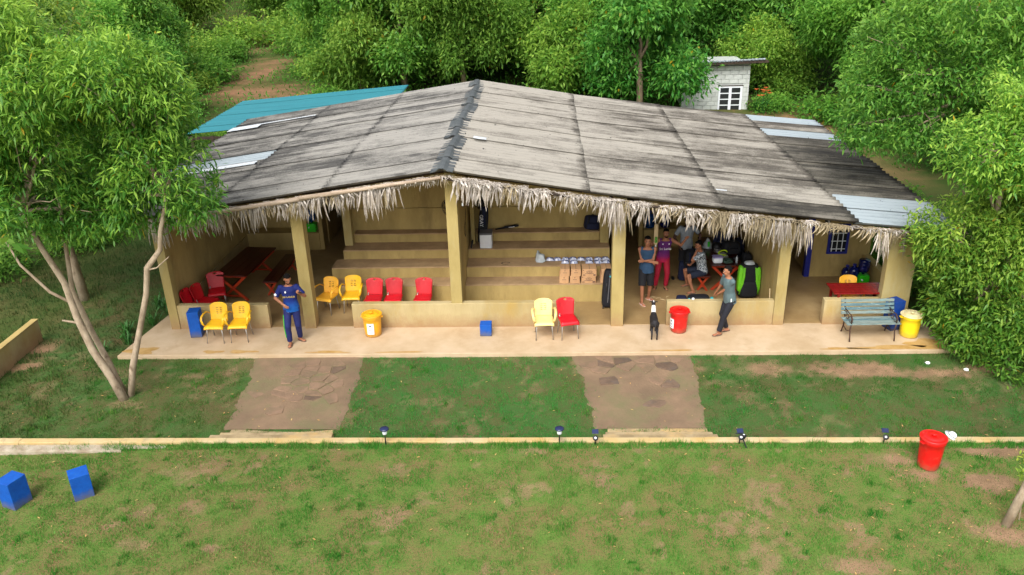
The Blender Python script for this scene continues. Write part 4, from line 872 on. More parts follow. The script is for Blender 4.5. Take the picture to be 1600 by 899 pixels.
# undergrowth as one mass
n = 40000; x = rng.uniform(-45, 30, n); y = 13+rng.random(n)**1.3*60; k = (bareness(x, y) < .35) & ~((x > -11.2) & (x < -3) & (y < 18)) & ~((x > 8.2) & (x < 12.2) & (y < 26)); x, y = x[k], y[k]
P = np.c_[x, y, ground_z(x, y)+rng.random(len(x))**2*.55]; Nn = np.tile(np.array([[0, 0, 1.]]), (len(x), 1))
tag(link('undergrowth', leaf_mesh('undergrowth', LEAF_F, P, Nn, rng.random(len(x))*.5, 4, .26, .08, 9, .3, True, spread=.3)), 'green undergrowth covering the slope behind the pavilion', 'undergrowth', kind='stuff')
# strap-leaved plants
def strap_plant(name, label, loc, n, L, mt, seed, flowers=0, group=None, cat='plant'):
    T = thing(name, label, cat, loc, 0, group); R = random.Random(seed); m = MB()
    for q in range(n):
        a = R.random()*6.28; l = L*R.uniform(.6, 1.1); o = R.uniform(.25, .75)*l; w = R.uniform(.012, .022)*(L/.5); bx, by = R.uniform(-.2, .2)*L, R.uniform(-.2, .2)*L
        d = (math.cos(a), math.sin(a)); s = (-d[1]*w, d[0]*w); pts = [(bx, by, 0), (bx+d[0]*o*.3, by+d[1]*o*.3, l*.5), (bx+d[0]*o*.7, by+d[1]*o*.7, l*.8), (bx+d[0]*o*1.1, by+d[1]*o*1.1, l*.75)]
        V = []
        for (px, py, pz), kk in zip(pts, (.7, 1, .8, .08)): V += [(px-s[0]*kk, py-s[1]*kk, pz), (px+s[0]*kk, py+s[1]*kk, pz)]
        m.add(V, [(0, 1, 3, 2), (2, 3, 5, 4), (4, 5, 7, 6)])
    o = m.build('foliage', mt, T); o['kind'] = 'stuff'
    for q in range(flowers):
        m = MB(); x, y = R.uniform(-.45, .45), R.uniform(-.3, .3); h = L*R.uniform(1.0, 1.4); m.tube([(x*.5, y*.5, 0), (x, y, h)], [.012, .008], 4); m.build('flower_stem', mt, T)
        m = MB()
        for k in range(6): a = k*PI/3; m.add([(x, y, h), (x+.07*math.cos(a-.3), y+.07*math.sin(a-.3), h+.05), (x+.14*math.cos(a), y+.14*math.sin(a), h+.06), (x+.07*math.cos(a+.3), y+.07*math.sin(a+.3), h+.05)], [(0, 1, 2, 3)])
        m.build('flower', FLOWER, T)
FLOWER = mat('orange_petal', lin((226, 120, 60)), lin((206, 96, 50)), .6)
STRAP = mat('strap_leaf', lin((62, 116, 44)), lin((44, 92, 36)), .5, 4)
strap_plant('flowering_plant', 'clump of orange flowers with strap leaves at the right corner of the block hut', (12.25, 21.6, .3), 60, .9, STRAP, 4, 9)
for i, (x, y) in enumerate(((-7.9, -.6), (-8.15, -.1), (-7.75, .5), (-7.6, 1.1), (-7.5, 1.7), (-8.3, -1.0), (-8.0, 1.4))):
    strap_plant('lily_plant', 'green strap-leaved lily beside the left edge of the apron, '+('first', 'third', 'fifth', 'sixth', 'seventh', 'second', 'fourth')[i]+' row place from the front', (x, y, -.12), 26, .42, STRAP, 30+i, 0, 'strap-leaved lilies along the left edge of the apron')

# ------------------------------------------------------------------ furniture
def shell_back(w0, w1, h, holes=None, tilt=.16, z0=.42, nx=14, nz=14, curve=.05, rnd=.75, y0=0.0, slot=None):
    """curved chair back; +Y is behind the sitter"""
    V = []; F = []
    for j in range(nz+1):
        v = j/nz; hw = w0+(w1-w0)*v
        if v > rnd: t = (v-rnd)/(1-rnd); hw *= math.sqrt(max(.0, 1-.32*t*t*t))
        for i in range(nx+1):
            u = -1+2*i/nx; zz = z0+h*v-(.03*abs(u)**4 if v > .9 else 0)
            V.append((u*hw, y0+tilt*v*h*2.0-curve*(u*u)*(.4+v*.6)+curve, zz))
    for j in range(nz):
        for i in range(nx):
            if holes and holes(i, j, nx, nz): continue
            a = j*(nx+1)+i; F.append((a, a+1, a+nx+2, a+nx+1))
    m = MB(); m.add(V, F); return m
def shell_seat(w, d, z, nx=12, ny=10, lip=.05, dip=.012):
    V = []; F = []
    for j in range(ny+1):
        v = j/ny
        for i in range(nx+1):
            u = -1+2*i/nx; hw = w*(1-.06*v)
            zz = z-dip*(1-u*u)*math.sin(PI*v)-(lip*((.18-v)/.18)**2 if v < .18 else 0)-(.02*abs(u)**6)
            V.append((u*hw, -d/2+d*v-(.0 if v else .0), zz))
    for j in range(ny):
        for i in range(nx): a = j*(nx+1)+i; F.append((a, a+1, a+nx+2, a+nx+1))
    m = MB(); m.add(V, F); return m
def solid(o, th, sub=1):
    s = o.modifiers.new('solid', 'SOLIDIFY'); s.thickness = th; s.offset = 0
    return o
def chair_legs(T, hx, yf, yb, z, flare=.05):
    for sx in (-1, 1):
        for (y, dy) in ((yf, -flare), (yb, flare*1.6)):
            m = MB(); m.tube([(sx*hx, y, z), (sx*(hx+.015), y+dy*.4, z*.5), (sx*(hx+.03), y+dy, 0)], .0125, 8); m.build('leg', STEEL, T, True)
def yellow_chair(mt, label, loc, rz_, group):
    T = thing('armchair', label, 'chair', loc, rz_, group)
    def holes(i, j, nx, nz): return (i in (5, 6, 8, 9)) and j in (11, 14, 17, 20)
    solid(shell_back(.20, .215, .42, holes, .14, .40, rnd=.72, y0=.19, nz=30, nx=15).build('backrest', mt, T, True), .014)
    solid(shell_seat(.225, .44, .43).build('seat', mt, T, True), .016)
    for s in (-1, 1):
        m = MB(); pts = [(s*.215, .23, .60), (s*.255, .15, .665), (s*.27, 0, .67), (s*.265, -.13, .655), (s*.255, -.19, .60), (s*.235, -.19, .50), (s*.215, -.15, .43)]
        rs = []
        for i, p in enumerate(pts):
            t = (Vector(pts[min(i+1, 6)])-Vector(pts[max(i-1, 0)])).normalized(); b = Vector((s, 0, 0)); b = (b-t*b.dot(t)).normalized(); rs.append((p, b*.026, t.cross(b)*.010))
        m.rings(rs); m.build('armrest', mt, T, True)
    chair_legs(T, .17, -.15, .15, .42); return T
def red_chair(label, loc, rz_, group):
    T = thing('side_chair', label, 'chair', loc, rz_, group)
    def holes(i, j, nx, nz): return j == nz-2 and i in (6, 7)
    solid(shell_back(.185, .225, .42, holes, .15, .42, rnd=.95, y0=.18, curve=.04).build('backrest', RED, T, True), .016)
    solid(shell_seat(.22, .42, .44, lip=.07).build('seat', RED, T, True), .016)
    m = MB(); m.tube([(-.16, .16, .43), (-.16, .19, .46), (-.15, .2, .5)], .012, 6); m.build('bracket', STEEL, T)
    chair_legs(T, .17, -.15, .15, .43); return T
GC = 'yellow plastic armchairs of the pavilion'; GR = 'red plastic side chairs of the pavilion'
y0 = yellow_chair(YEL, 'yellow armchair outside, next to the tall blue box at the left low wall', (-5.68, -.58, 0), .0, GC)
copy_tree(y0, 'yellow armchair outside, right-hand one of the pair against the left low wall', (-5.13, -.55, 0), .06)
c = copy_tree(y0, 'golden armchair turned slightly, just right of the second front column', (-3.42, .93, 0), -.28); recolour(c, YEL, YELO)
copy_tree(y0, 'bright yellow armchair beside the first red chair behind the low wall', (-2.79, 1.0, 0), .02)
c = copy_tree(y0, 'faded pale yellow armchair outside the centre low wall beside the red chair', (2.04, -.52, 0), .05); recolour(c, YEL, YELP)
c = copy_tree(y0, 'orange-yellow armchair behind the red table in the right bay', (9.45, .70, 0), .0); recolour(c, YEL, YELO)
r0_ = red_chair('red chair behind the low wall, leftmost of the row of three', (-2.20, .77, 0), .0, GR)
copy_tree(r0_, 'red chair behind the low wall, middle one of the row of three', (-1.70, .77, 0), .02)
copy_tree(r0_, 'red chair behind the low wall, set apart nearest the centre column', (-.96, .76, 0), -.02)
copy_tree(r0_, 'red chair outside the centre low wall beside the pale yellow armchair', (2.60, -.50, 0), .22)
copy_tree(r0_, 'red chair inside the left bay, rear one by the table corner', (-6.36, 1.30, 0), .35)
copy_tree(r0_, 'red chair inside the left bay, turned sideways in front of the rear one', (-6.38, .72, 0), 1.35)
copy_tree(r0_, 'red chair inside the left bay, pushed tight into the front corner', (-6.52, .45, 0), 1.45)

def plank_table(name, label, cat, loc, rz_, W, L, H, top, legm, npl, xleg=True, group=None, legw=.07, pat='x'):
    T = thing(name, label, cat, loc, rz_, group); pw = W/npl
    for i in range(npl):
        m = MB(); m.box(-W/2+i*pw+.003, -W/2+(i+1)*pw-.003, -L/2, L/2, H-.035, H-random.uniform(0, .002)); m.build('plank', top, T, bevel=.004)
    for e in (-1, 1):
        y = e*(L/2-.12)
        if xleg:
            for s in (-1, 1):
                a = Vector((s*(W/2-.04), y+s*.02, H-.05)); b = Vector((-s*(W/2-.06), y+s*.02, .0)); d = (b-a); ang = math.atan2(d.x, -d.z)
                M = Matrix.Translation((a+b)/2) @ Matrix.Rotation(-ang, 4, 'Y'); m = MB(); m.box(-legw/2, legw/2, -.018, .018, -d.length/2-.0, d.length/2, M); m.build('leg', legm, T, bevel=.003)
            m = MB(); m.box(-W/2+.03, W/2-.03, y-.05, y-.021 if e < 0 else y+.05, H-.10, H-.036) if False else m.box(-W/2+.03, W/2-.03, y-.016, y+.016, H-.10, H-.036); m.build('cross_bar', legm, T)
            m = MB(); m.box(-W/2+.12, W/2-.12, y-.045, y-.042+.003, .10, .15) if False else m.box(-W/2+.16, W/2-.16, y-.014, y+.014, .10, .14); m.build('cross_bar', legm, T)
        else:
            for s in (-1, 1):
                m = MB(); m.box(s*(W/2-.06)-.03, s*(W/2-.06)+.03, y-.03, y+.03, 0, H-.036); m.build('leg', legm, T, bevel=.004)
    m = MB(); m.box(-.03, .03, -L/2+.13, L/2-.13, H*.47, H*.47+.07); m.build('stretcher', top, T)
    return T
plank_table('picnic_table', 'long dark red varnished table with crossed legs in the left bay', 'table', (-5.98, 2.58, 0), -.10, .86, 2.05, .75, MAHOG, REDWOOD, 4)
plank_table('bench', 'dark varnished bench with crossed legs beside the table in the left bay', 'bench', (-5.14, 2.82, 0), -.02, .36, 2.0, .45, MAHOG, REDWOOD, 2, legw=.055)
plank_table('picnic_table', 'cluttered dark red table in the right bay between the seated man and the green bag', 'table', (6.72, 2.95, 0), 0, .80, 2.1, .75, MAHOG, REDWOOD, 4)
plank_table('bench', 'dark bench with orange legs that the seated man sits on', 'bench', (6.15, 2.9, 0), 0, .36, 2.0, .45, MAHOG, REDWOOD, 2, legw=.055)
t = plank_table('red_table', 'bright red varnished table behind the low wall of the right-hand bay', 'table', (9.48, .42, 0), PI/2, .62, 1.28, .75, REDPLANK, REDPLANK, 5, False)

# ------------------------------------------------------------------ bins
def bin_(label, loc, mt, lidm, h, r, rz_=0, paper=None, name='dustbin'):
    T = thing(name, label, 'bin', loc, rz_); m = MB(); n = 36
    prof = [(r*.80, 0), (r*.82, .02), (r*.86, h*.35), (r*.90, h*.62), (r*.93, h*.80), (r*.99, h*.82), (r*1.0, h*.9), (r*1.0, h*.94), (r*.95, h*.94)]
    V = []
    for k, (rr, z) in enumerate(prof):
        for i in range(n):
            f = 1.0+(.022 if (i % 4 == 0 and 1 <= k <= 4) else 0); V.append((rr*f*math.cos(2*PI*i/n), rr*f*math.sin(2*PI*i/n), z))
    F = [(k*n+i, k*n+(i+1) % n, (k+1)*n+(i+1) % n, (k+1)*n+i) for k in range(len(prof)-1) for i in range(n)]+[tuple(range(n-1, -1, -1))]
    m.add(V, F); m.build('bin_body', mt, T, True)
    m = MB(); m.lathe([(r*1.02, h*.935), (r*1.05, h*.94), (r*1.05, h*.965), (r*.93, h*.985), (r*.90, h*.97), (r*.72, h*.975), (r*.68, h*.995), (r*.32, h*1.01), (r*.27, h*1.0)], n=32); lid = m.build('lid', lidm, T, True)
    m = MB(); m.lathe([(r*.16, h*.99), (r*.14, h*1.03), (r*.19, h*1.045), (r*.17, h*1.06), (r*.05, h*1.065)], n=16); m.build('knob', lidm, lid, True)
    for s in (-1, 1):
        m = MB(); m.box(s*r*.96, s*r*1.13, -.045, .045, h*.83, h*.865) if s > 0 else m.box(s*r*1.13, s*r*.96, -.045, .045, h*.83, h*.865); m.build('handle', mt, T, bevel=.006)
    if paper:
        a0, w, z0, z1 = paper; m = MB(); rr = r*.965
        pts = [(a0+w*(i/6-.5)) for i in range(7)]; V = [(rr*math.cos(a), rr*math.sin(a), z) for z in (z0, z1) for a in pts]; m.add(V, [(i, i+1, 8+i, 7+i) for i in range(6)]); pp = m.build('notice', PAPER, T, True)
        m = MB(); rr += .004
        for (ca, cz, ww, hh) in ((0, .70, .3, .14), (0, .45, .62, .04), (0, .38, .5, .03), (0, .15, .66, .05)):
            aa = [a0+w*(ca+ww*(i/4-.5)) for i in range(5)]; zz = z0+(z1-z0)*cz; V = [(rr*math.cos(a), rr*math.sin(a), z) for z in (zz, zz+(z1-z0)*hh) for a in aa]; m.add(V, [(i, i+1, 6+i, 5+i) for i in range(4)])
        m.build('print', GREYP, pp)
    return T
bin_('orange-yellow lidded dustbin with a white notice at the centre low wall', (-2.02, -.36, 0), BINY, BINY, .56, .23, 0, (-PI/2-.05, .75, .10, .38))
bin_('red lidded dustbin with a white notice on the apron beside the black dog', (5.20, -.27, 0), BINR, BINR, .56, .22, 0, (-PI+.45, .7, .12, .36))
bin_('lemon yellow dustbin with a dirty cream lid beside the park bench', (10.38, -.58, 0), BINY2, LIDW, .55, .235)
bin_('bright red lidded dustbin standing alone on the field behind the kerb', (8.73, -5.55, 0), BINR, BINR, .62, .215, .3)

# ------------------------------------------------------------------ blue foam boxes
def foam(label, loc, w, d, h, rz_, mt):
    m = MB(); m.box(-w/2, w/2, -d/2, d/2, 0, h); o = m.build('foam_box', mt, bevel=.008); o.location = loc; o.rotation_euler = (0, 0, rz_); return tag(o, label, 'box', 'blue foam boxes')
foam('tall blue box leaning by the left low wall beside a yellow armchair', (-6.28, -.33, 0), .27, .30, .66, .12, BLUEF)
foam('small bright blue box at the foot of the centre low wall', (.67, -.38, 0), .27, .26, .29, 0, BLUEF)
foam('dark blue tall box between the park bench and the lemon bin', (10.14, -.20, 0), .30, .30, .72, .38, BLUED)
foam('blue box on the field at the left edge of the frame', (-6.95, -6.62, 0), .31, .34, .53, -.35, BLUEF)
foam('blue box standing cornerwise on the field, right of the other one', (-5.92, -6.38, 0), .31, .32, .47, .62, BLUEF)

# ------------------------------------------------------------------ park bench
PB = thing('park_bench', 'weathered slatted park bench with rusty cast iron ends in front of the right low wall', 'bench', (9.44, -.62, 0), .02)
for s in (-1, 1):
    X = s*.50; m = MB()
    m.tube([(X, .27, 0), (X, .20, .18), (X, .17, .38), (X, .24, .60), (X, .30, .82)], .017, 8)      # rear leg and back upright
    m.tube([(X, -.27, 0), (X, -.24, .12), (X, -.20, .26), (X, -.24, .40)], .017, 8)
    m.tube([(X, -.24, .395), (X, -.05, .385), (X, .17, .38)], .016, 8)
    m.tube([(X, -.22, .41), (X, -.26, .55), (X, -.16, .62), (X, .02, .60), (X, .24, .62)], .014, 8)
    m.tube([(X, -.2, .24), (X, 0, .16), (X, .18, .2)], .011, 6)
    for cy, cz, rr in ((-.13, .50, .07), (.03, .49, .06), (.14, .52, .05)): m.tube([(X, cy+rr*math.cos(a), cz+rr*math.sin(a)) for a in [q*PI/5 for q in range(10)]], .008, 6)
    m.build('bench_end', IRON, PB, True)
for q in range(4):
    m = MB(); m.box(-.60, .60, -.25+q*.105, -.165+q*.105, .405, .428); m.build('slat', SLATW if q == 0 else SLATB if q == 2 else SLATW, PB, bevel=.003)
for q in range(4):
    z = .52+q*.085; yy = .185+q*.030; M = Matrix.Translation((0, yy, z)) @ Matrix.Rotation(-.30, 4, 'X'); m = MB(); m.box(-.60, .60, -.011, .011, -.034, .034, M); m.build('slat', (SLATW, SLATB, SLATB, SLATW)[q], PB, bevel=.003)

# ------------------------------------------------------------------ solar lamps along the kerb
def stake_lamp(loc, label):
    T = thing('solar_lamp', label, 'lamp', loc, 0, 'round solar stake lamps along the kerb'); m = MB(); m.tube([(0, 0, -.05), (0, 0, .24)], .012, 8); m.build('stake', BLACKP, T)
    m = MB(); m.lathe([(.035, .23), (.045, .25), (.045, .32), (.035, .33)], n=14); m.build('lens', WHITEP, T, True)
    m = MB(); m.lathe([(.06, .325), (.085, .335), (.085, .355), (.06, .365), (.03, .368)], n=18); m.build('solar_panel', NAVYP, T, True)
NAVYP = mat('navy_plastic', lin((34, 44, 82)), lin((26, 34, 66)), .25, 4, spec=.6)
stake_lamp((-.92, -4.90, 0), 'round solar stake lamp at the kerb right of the left steps'); stake_lamp((2.32, -4.90, 0), 'round solar stake lamp at the kerb left of the right steps')
def spot_lamp(loc, label, rz_=0, down=False):
    T = thing('solar_spotlight', label, 'lamp', loc, rz_, 'square solar spotlights along the kerb')
    if down: T.rotation_euler = (-1.0, 0.2, .4)
    m = MB(); m.tube([(0, 0, -.04), (0, 0, .14)], .012, 8); m.build('stake', BLACKP, T)
    m = MB(); m.lathe([(.03, -.05), (.05, .0), (.052, .02), (.04, .025)], (0, -.05, .17), 14, Matrix.Rotation(.9, 3, 'X')); m.build('lamp_head', BLACKP, T, True)
    m = MB(); m.lathe([(.022, .004), (.018, .010)], (0, -.068, .186), 12, Matrix.Rotation(.9, 3, 'X')); m.build('lens', WHITEP, T, True)
    M = Matrix.Translation((0, .03, .26)) @ Matrix.Rotation(.5, 4, 'X'); m = MB(); m.box(-.06, .06, -.045, .045, -.007, .007, M); m.build('solar_panel', NAVYP, T, bevel=.003)
spot_lamp((2.98, -4.90, 0), 'square solar spotlight at the left side of the right steps')
spot_lamp((5.62, -4.88, 0), 'square solar spotlight at the right side of the right steps', .1)
spot_lamp((5.70, -5.02, .05), 'fallen solar spotlight lying in the grass below the standing one', .5, True)
spot_lamp((8.22, -4.88, 0), 'square solar spotlight at the kerb left of the red field bin', -.1)
H_ = thing('hat', 'crumpled white cloth hat lying on the kerb behind the red field bin', 'hat', (9.5, -4.72, .05)); H_.rotation_euler = (.25, .35, .3)
m = MB(); m.lathe([(.13, 0), (.135, .006), (.075, .015), (.07, .05), (.05, .075), (.01, .08)], n=20); m.build('brim', PAPER, H_, True)
m = MB(); m.lathe([(.072, .012), (.077, .014), (.077, .03), (.072, .032)], n=20); m.build('hat_band', GREYP, H_, True)
for x, y, l in ((10.35, -1.72, 'upper'), (11.05, -2.0, 'right')):
    m = MB(); R = random.Random(int(x*7)); m.ell((0, 0, .03), (.05, .04, .03), n=7, m=5); m.v = [(a+R.uniform(-.014, .014), b+R.uniform(-.014, .014), c) for a, b, c in m.v]
    o = m.build('crumpled_paper', PAPER); o.location = (x, y, float(ground_z(np.array([x]), np.array([y]))[0])); tag(o, 'crumpled white paper scrap on the bare soil, %s of the two' % ('left' if l == 'upper' else 'right'), 'litter')
# ------------------------------------------------------------------ things on the stands
def rbox(w, d, h, taper=.0, sx=5):
    """soft bag body: superellipsoid"""
    V = []; n, m_ = 20, 12
    def sp(v, e): return math.copysign(abs(v)**e, v)
    for k in range(1, m_):
        a = PI*k/m_-PI/2
        for i in range(n):
            b = 2*PI*i/n; t = 1-taper*(math.sin(a)+1)/2
            V.append((w/2*t*sp(math.cos(a), .35)*sp(math.cos(b), .45), d/2*t*sp(math.cos(a), .35)*sp(math.sin(b), .45), h/2+h/2*sp(math.sin(a), .45)))
    V += [(0, 0, 0), (0, 0, h)]; T = (m_-1)*n
    F = [(k*n+i, k*n+(i+1) % n, (k+1)*n+(i+1) % n, (k+1)*n+i) for k in range(m_-2) for i in range(n)]+[(T, (i+1) % n, i) for i in range(n)]+[(T+1, (m_-2)*n+i, (m_-2)*n+(i+1) % n) for i in range(n)]
    m = MB(); m.add(V, F); return m
def backpack(label, loc, w, d, h, mt, rz_=0, tilt=(0, 0), strapm=None, pocket=None, name='backpack', pockm=None):
    T = thing(name, label, 'bag', loc, rz_); T.rotation_euler = (tilt[0], tilt[1], rz_)
    rbox(w, d, h, .12).build('bag_body', mt, T, True)
    p = rbox(w*.8, d*.4, h*.45, .1).build('pocket', pockm or mt, T, True); p.location = (0, -d*.48, h*.08)
    for s in (-1, 1):
        m = MB(); m.rings([((s*w*.25, -d*.42, h*.92), (.025, 0, 0), (0, .006, .004)), ((s*w*.28, -d*.62, h*.7), (.025, 0, 0), (0, .006, 0)), ((s*w*.34, -d*.62, h*.4), (.025, 0, 0), (0, .006, 0)), ((s*w*.42, -d*.5, h*.15), (.02, 0, 0), (0, .006, 0))]); m.build('strap', strapm or mt, T, True)
    m = MB(); m.tube([(-.05, 0, h*.98), (-.03, 0, h*1.05), (.03, 0, h*1.05), (.05, 0, h*.98)], .009, 6); m.build('handle', strapm or mt, T, True)
    return T
# cartons on the lowest tier
CG = 'brown cartons stacked in pairs on the lowest tier'
for i, (x, w, big) in enumerate(((2.565, .235, 0), (2.835, .245, 0), (3.175, .36, 1), (3.60, .25, 0))):
    for lv in (0, 1):
        pos = ('leftmost', 'second from left', 'wide printed third', 'rightmost')[i]
        T = thing('carton', 'brown carton, %s of the %s row on the lowest tier' % (pos, 'upper' if lv else 'lower'), 'box', (x+(.012 if lv else -.012), 1.62, .502+lv*.19), random.uniform(-.03, .03), CG)
        m = MB(); m.box(-w/2, w/2, -.2, .18, 0, .187); bdy = m.build('carton_body', CARD, T, bevel=.004)
        m = MB(); m.box(-.004, .004, -.2, .18, .1872, .1885); m.build('flap_seam', PRINT, T)
        if big:
            m = MB(); n = 20; rr = [(.075, .034), (.062, .024)]
            V = [(a*math.cos(2*PI*k/n), -.2022, .115+b*math.sin(2*PI*k/n)) for a, b in rr for k in range(n)]; m.add(V, [(k, (k+1) % n, n+(k+1) % n, n+k) for k in range(n)]); m.build('printed_oval', PRINT, T)
            text('MILO', .036, PRINT, T, (0, -.2022, .115), (PI/2, 0, 0)) if False else text('TEA', .034, PRINT, T, (0, -.2022, .115), (PI/2, 0, 0))
            for (a, b, c, d) in ((-.11, .11, .062, .072), (-.16, -.10, .02, .04), (.10, .16, .015, .045), (-.16, -.14, .15, .17)): m = MB(); m.box(a, b, -.2024, -.201, c, d); m.build('print', PRINT, T)
        else:
            for (a, b, c, d) in ((-.05, .05, .09, .10), (-.012, .012, .14, .16)): m = MB(); m.box(a, b, -.2024, -.201, c, d); m.build('print', PRINT, T)
# shiny packets
PK = 'shiny white and blue packets on the second tier'
xs_ = [2.20, 2.40, 2.60, 2.81, 3.02, 3.22, 3.44, 3.64]
names = ['first', 'second', 'third', 'fourth', 'fifth', 'sixth', 'seventh', 'eighth']; R = random.Random(9)
def packet_mesh(seed):
    R = random.Random(seed); V = []; F = []; nx, ny = 6, 5
    for j in range(ny+1):
        for i in range(nx+1):
            u, v = i/nx*2-1, j/ny*2-1; V.append((u*.10, v*.085, .055*(1-u**4)*(1-v**4)+R.uniform(0, .012)+.004))
    for j in range(ny):
        for i in range(nx): a = j*(nx+1)+i; F.append((a, a+1, a+nx+2, a+nx+1))
    m = MB(); m.add(V, F); n = len(V); m.add([(-.10, -.085, 0), (.10, -.085, 0), (.10, .085, 0), (-.10, .085, 0)], [(3, 2, 1, 0)])
    m.mi = [1 if (k//nx) in (2, 3) or R.random() > .8 else 0 for k in range(nx*ny)]+[0]
    return m.mesh('packet', [FOILW, FOILB])
pms = [packet_mesh(k) for k in range(4)]
for r_, (yy, ids) in enumerate(((2.30, range(8)), (2.09, (2, 3, 5, 6, 7)))):
    for q in ids:
        o = link('packet', pms[R.randrange(4)]); o.location = (xs_[q]+R.uniform(-.01, .01), yy+R.uniform(-.01, .01), .792); o.rotation_euler = (0, 0, R.uniform(-.12, .12)); tag(o, 'shiny packet, %s from the plastic bag in the %s row on the second tier' % (names[q], 'back' if r_ == 0 else 'front'), 'packet', PK)
m = rbox(.30, .22, .20, .5); R = random.Random(4); m.v = [(x+R.uniform(-.018, .018), y+R.uniform(-.018, .018), z+R.uniform(-.012, .012)+(.10*max(0, 1-abs(x+.06)/.07) if z > .12 else 0)) for x, y, z in m.v]
o = m.build('plastic_bag', CLEARB, smooth=True); o.location = (1.95, 2.2, .795); tag(o, 'crumpled milky plastic bag beside the row of shiny packets', 'bag')
# white cool box, kit bag, black cased bat, fans
T = thing('cool_box', 'white box with grey lid at the centre wall on the third tier', 'box', (.52, 2.70, 1.042))
m = MB(); m.box(-.16, .16, -.17, .17, 0, .37); m.build('box_body', WHITEP, T, bevel=.01); m = MB(); m.box(-.165, .165, -.175, .175, .372, .42); m.build('lid', GREYLID, T, bevel=.008); m = MB(); m.box(.142, .150, -.171, -.1705, .01, .36); m.build('seam', GREYLID, T)
KB = backpack('dark cricket kit bag with white lettering standing behind the white box', (.38, 2.99, 1.045), .27, .24, 1.0, NAVYF, .08, (0, .10), BLACKF, name='kit_bag', pockm=BLACKF)
text('GRAY', .13, WHITEP, KB, (-.06, -.155, .66), (PI/2, -PI/2-.1+PI, 0))
T = thing('bat_case', 'black cased bat lying on the top tier beside the kit bag', 'bat case', (.74, 3.22, 1.30)); T.rotation_euler = (0, -.10, .12)
m = MB(); m.rings([((0, 0, .03), (0, .02, 0), (0, 0, .02)), ((.22, 0, .035), (0, .03, 0), (0, 0, .025)), ((.27, 0, .045), (0, .05, 0), (0, 0, .035)), ((.60, 0, .045), (0, .055, 0), (0, 0, .035)), ((.64, 0, .045), (0, .03, 0), (0, 0, .02))]); m.build('case', BLACKF, T, True)
m = MB(); m.box(.36, .52, -.0565, -.0555, .035, .05); m.build('print', PAPER, T)
backpack('navy and black backpack slumped on the top tier behind the palm fringe', (3.33, 3.26, 1.282), .46, .28, .38, NAVYF, .1, (-.15, .1), BLACKF)
def fan(label, loc, rz_):
    T = thing('wall_fan', label, 'fan', loc, rz_, 'black wall fans on the centre wall')
    m = MB()
    for y, rr in ((-.06, .15), (-.045, .205), (0, .225), (.045, .205), (.06, .12)): m.tube([(rr*math.cos(q*2*PI/24), y, rr*math.sin(q*2*PI/24)) for q in range(25)], .005, 5)
    for q in range(20):
        a = q*2*PI/20; m.tube([(.04*math.cos(a), -.075, .04*math.sin(a)), (.2*math.cos(a), -.05, .2*math.sin(a)), (.225*math.cos(a), 0, .225*math.sin(a)), (.2*math.cos(a), .05, .2*math.sin(a))], .0028, 4)
    m.build('grille', BLACKP, T)
    for q in range(3):
        a = q*2*PI/3; m = MB(); c, s = math.cos(a), math.sin(a)
        m.add([(.03*c-.03*s, -.02, .03*s+.03*c), (.03*c+.03*s, .02, .03*s-.03*c), (.19*c+.05*s, .02, .19*s-.05*c), (.19*c-.06*s, -.02, .19*s+.06*c)], [(0, 1, 2, 3)]); o = m.build('blade', BLACKP, T); solid(o, .004)
    m = MB(); m.lathe([(.05, -.08), (.06, -.06), (.06, .14), (.04, .17)], n=14, ax=Matrix.Rotation(-PI/2, 3, 'X')); m.build('motor', BLACKP, T, True)
    m = MB(); m.tube([(0, .12, 0), (0, .14, -.12), (0, .20, -.16)], .018, 8); m.build('bracket', BLACKP, T, True)
fan('black wall fan seen edge-on left of the centre column', (-.50, 3.16, 1.98), -.7)
fan('black wall fan above the kit bag right of the centre wall', (.42, 3.2, 2.12), .75)
m = MB(); m.tube([(.045, 2.2, 1.9), (.055, 2.1, 1.7), (.06, 1.9, 1.62), (.06, 1.75, 1.75), (.055, 1.85, 1.95), (.05, 2.1, 1.98), (.048, 2.4, 2.2)], .006, 6)
tag(m.build('cable', BLACKP, smooth=True), 'loop of black cable hanging on the centre wall', 'cable')
m = MB(); m.tube([(.24, -.1, 3.7), (.24, -.1, 3.15)], .003, 4); m.box(.225, .255, -.115, -.085, 3.09, 3.15); tag(m.build('pull_cord', WHITEP), 'white pull cord with a small switch hanging right of the centre column', 'cord')
m = MB(); R = random.Random(2)
for q in range(2): m.tube([(1.05+.10*math.cos(a)*(1+.2*q), 2.08+.07*math.sin(a), .80) for a in [k*.6 for k in range(10)]], .004, 5)
tag(m.build('string', BLACKF), 'small loop of dark string on the second tier', 'string')
m = MB(); m.box(-.02, .02, -.05, .05, 0, .2); o = m.build('phone', BLACKP, bevel=.004); o.location = (.12, 2.58, 1.06); o.rotation_euler = (0, .25, .1); tag(o, 'small dark object leaning on the centre wall beside the third tier', 'phone')
# tall wheeled cricket bag
T = thing('wheeled_bag', 'tall black cricket bag with a teal emblem at the right end of the lowest tier', 'bag', (3.60, 1.02, .03)); T.rotation_euler = (-.10, .07, .05)
rbox(.28, .26, .98, .08).build('bag_body', BLACKF, T, True); m = MB(); m.box(-.008, .008, -.135, -.129, .15, .9); m.build('zip', GREYLID, T)
m = MB(); m.add([(.02, -.134, .83), (.07, -.134, .80), (.12, -.134, .83), (.07, -.134, .86)], [(0, 1, 2, 3)]); m.add([(-.0+.04, -.1345, .83), (.07, -.1345, .81), (.10, -.1345, .83), (.07, -.1345, .85)], [(0, 1, 2, 3)]); e = m.build('emblem', TEALM, T); e.location = (-.04, -.004, 0)
for s in (-1, 1): m = MB(); m.lathe([(.035, -.012), (.035, .012)], (s*.1, -.08, .0), 14, Matrix.Rotation(PI/2, 3, 'Y')); m.build('wheel', BLACKP, T)
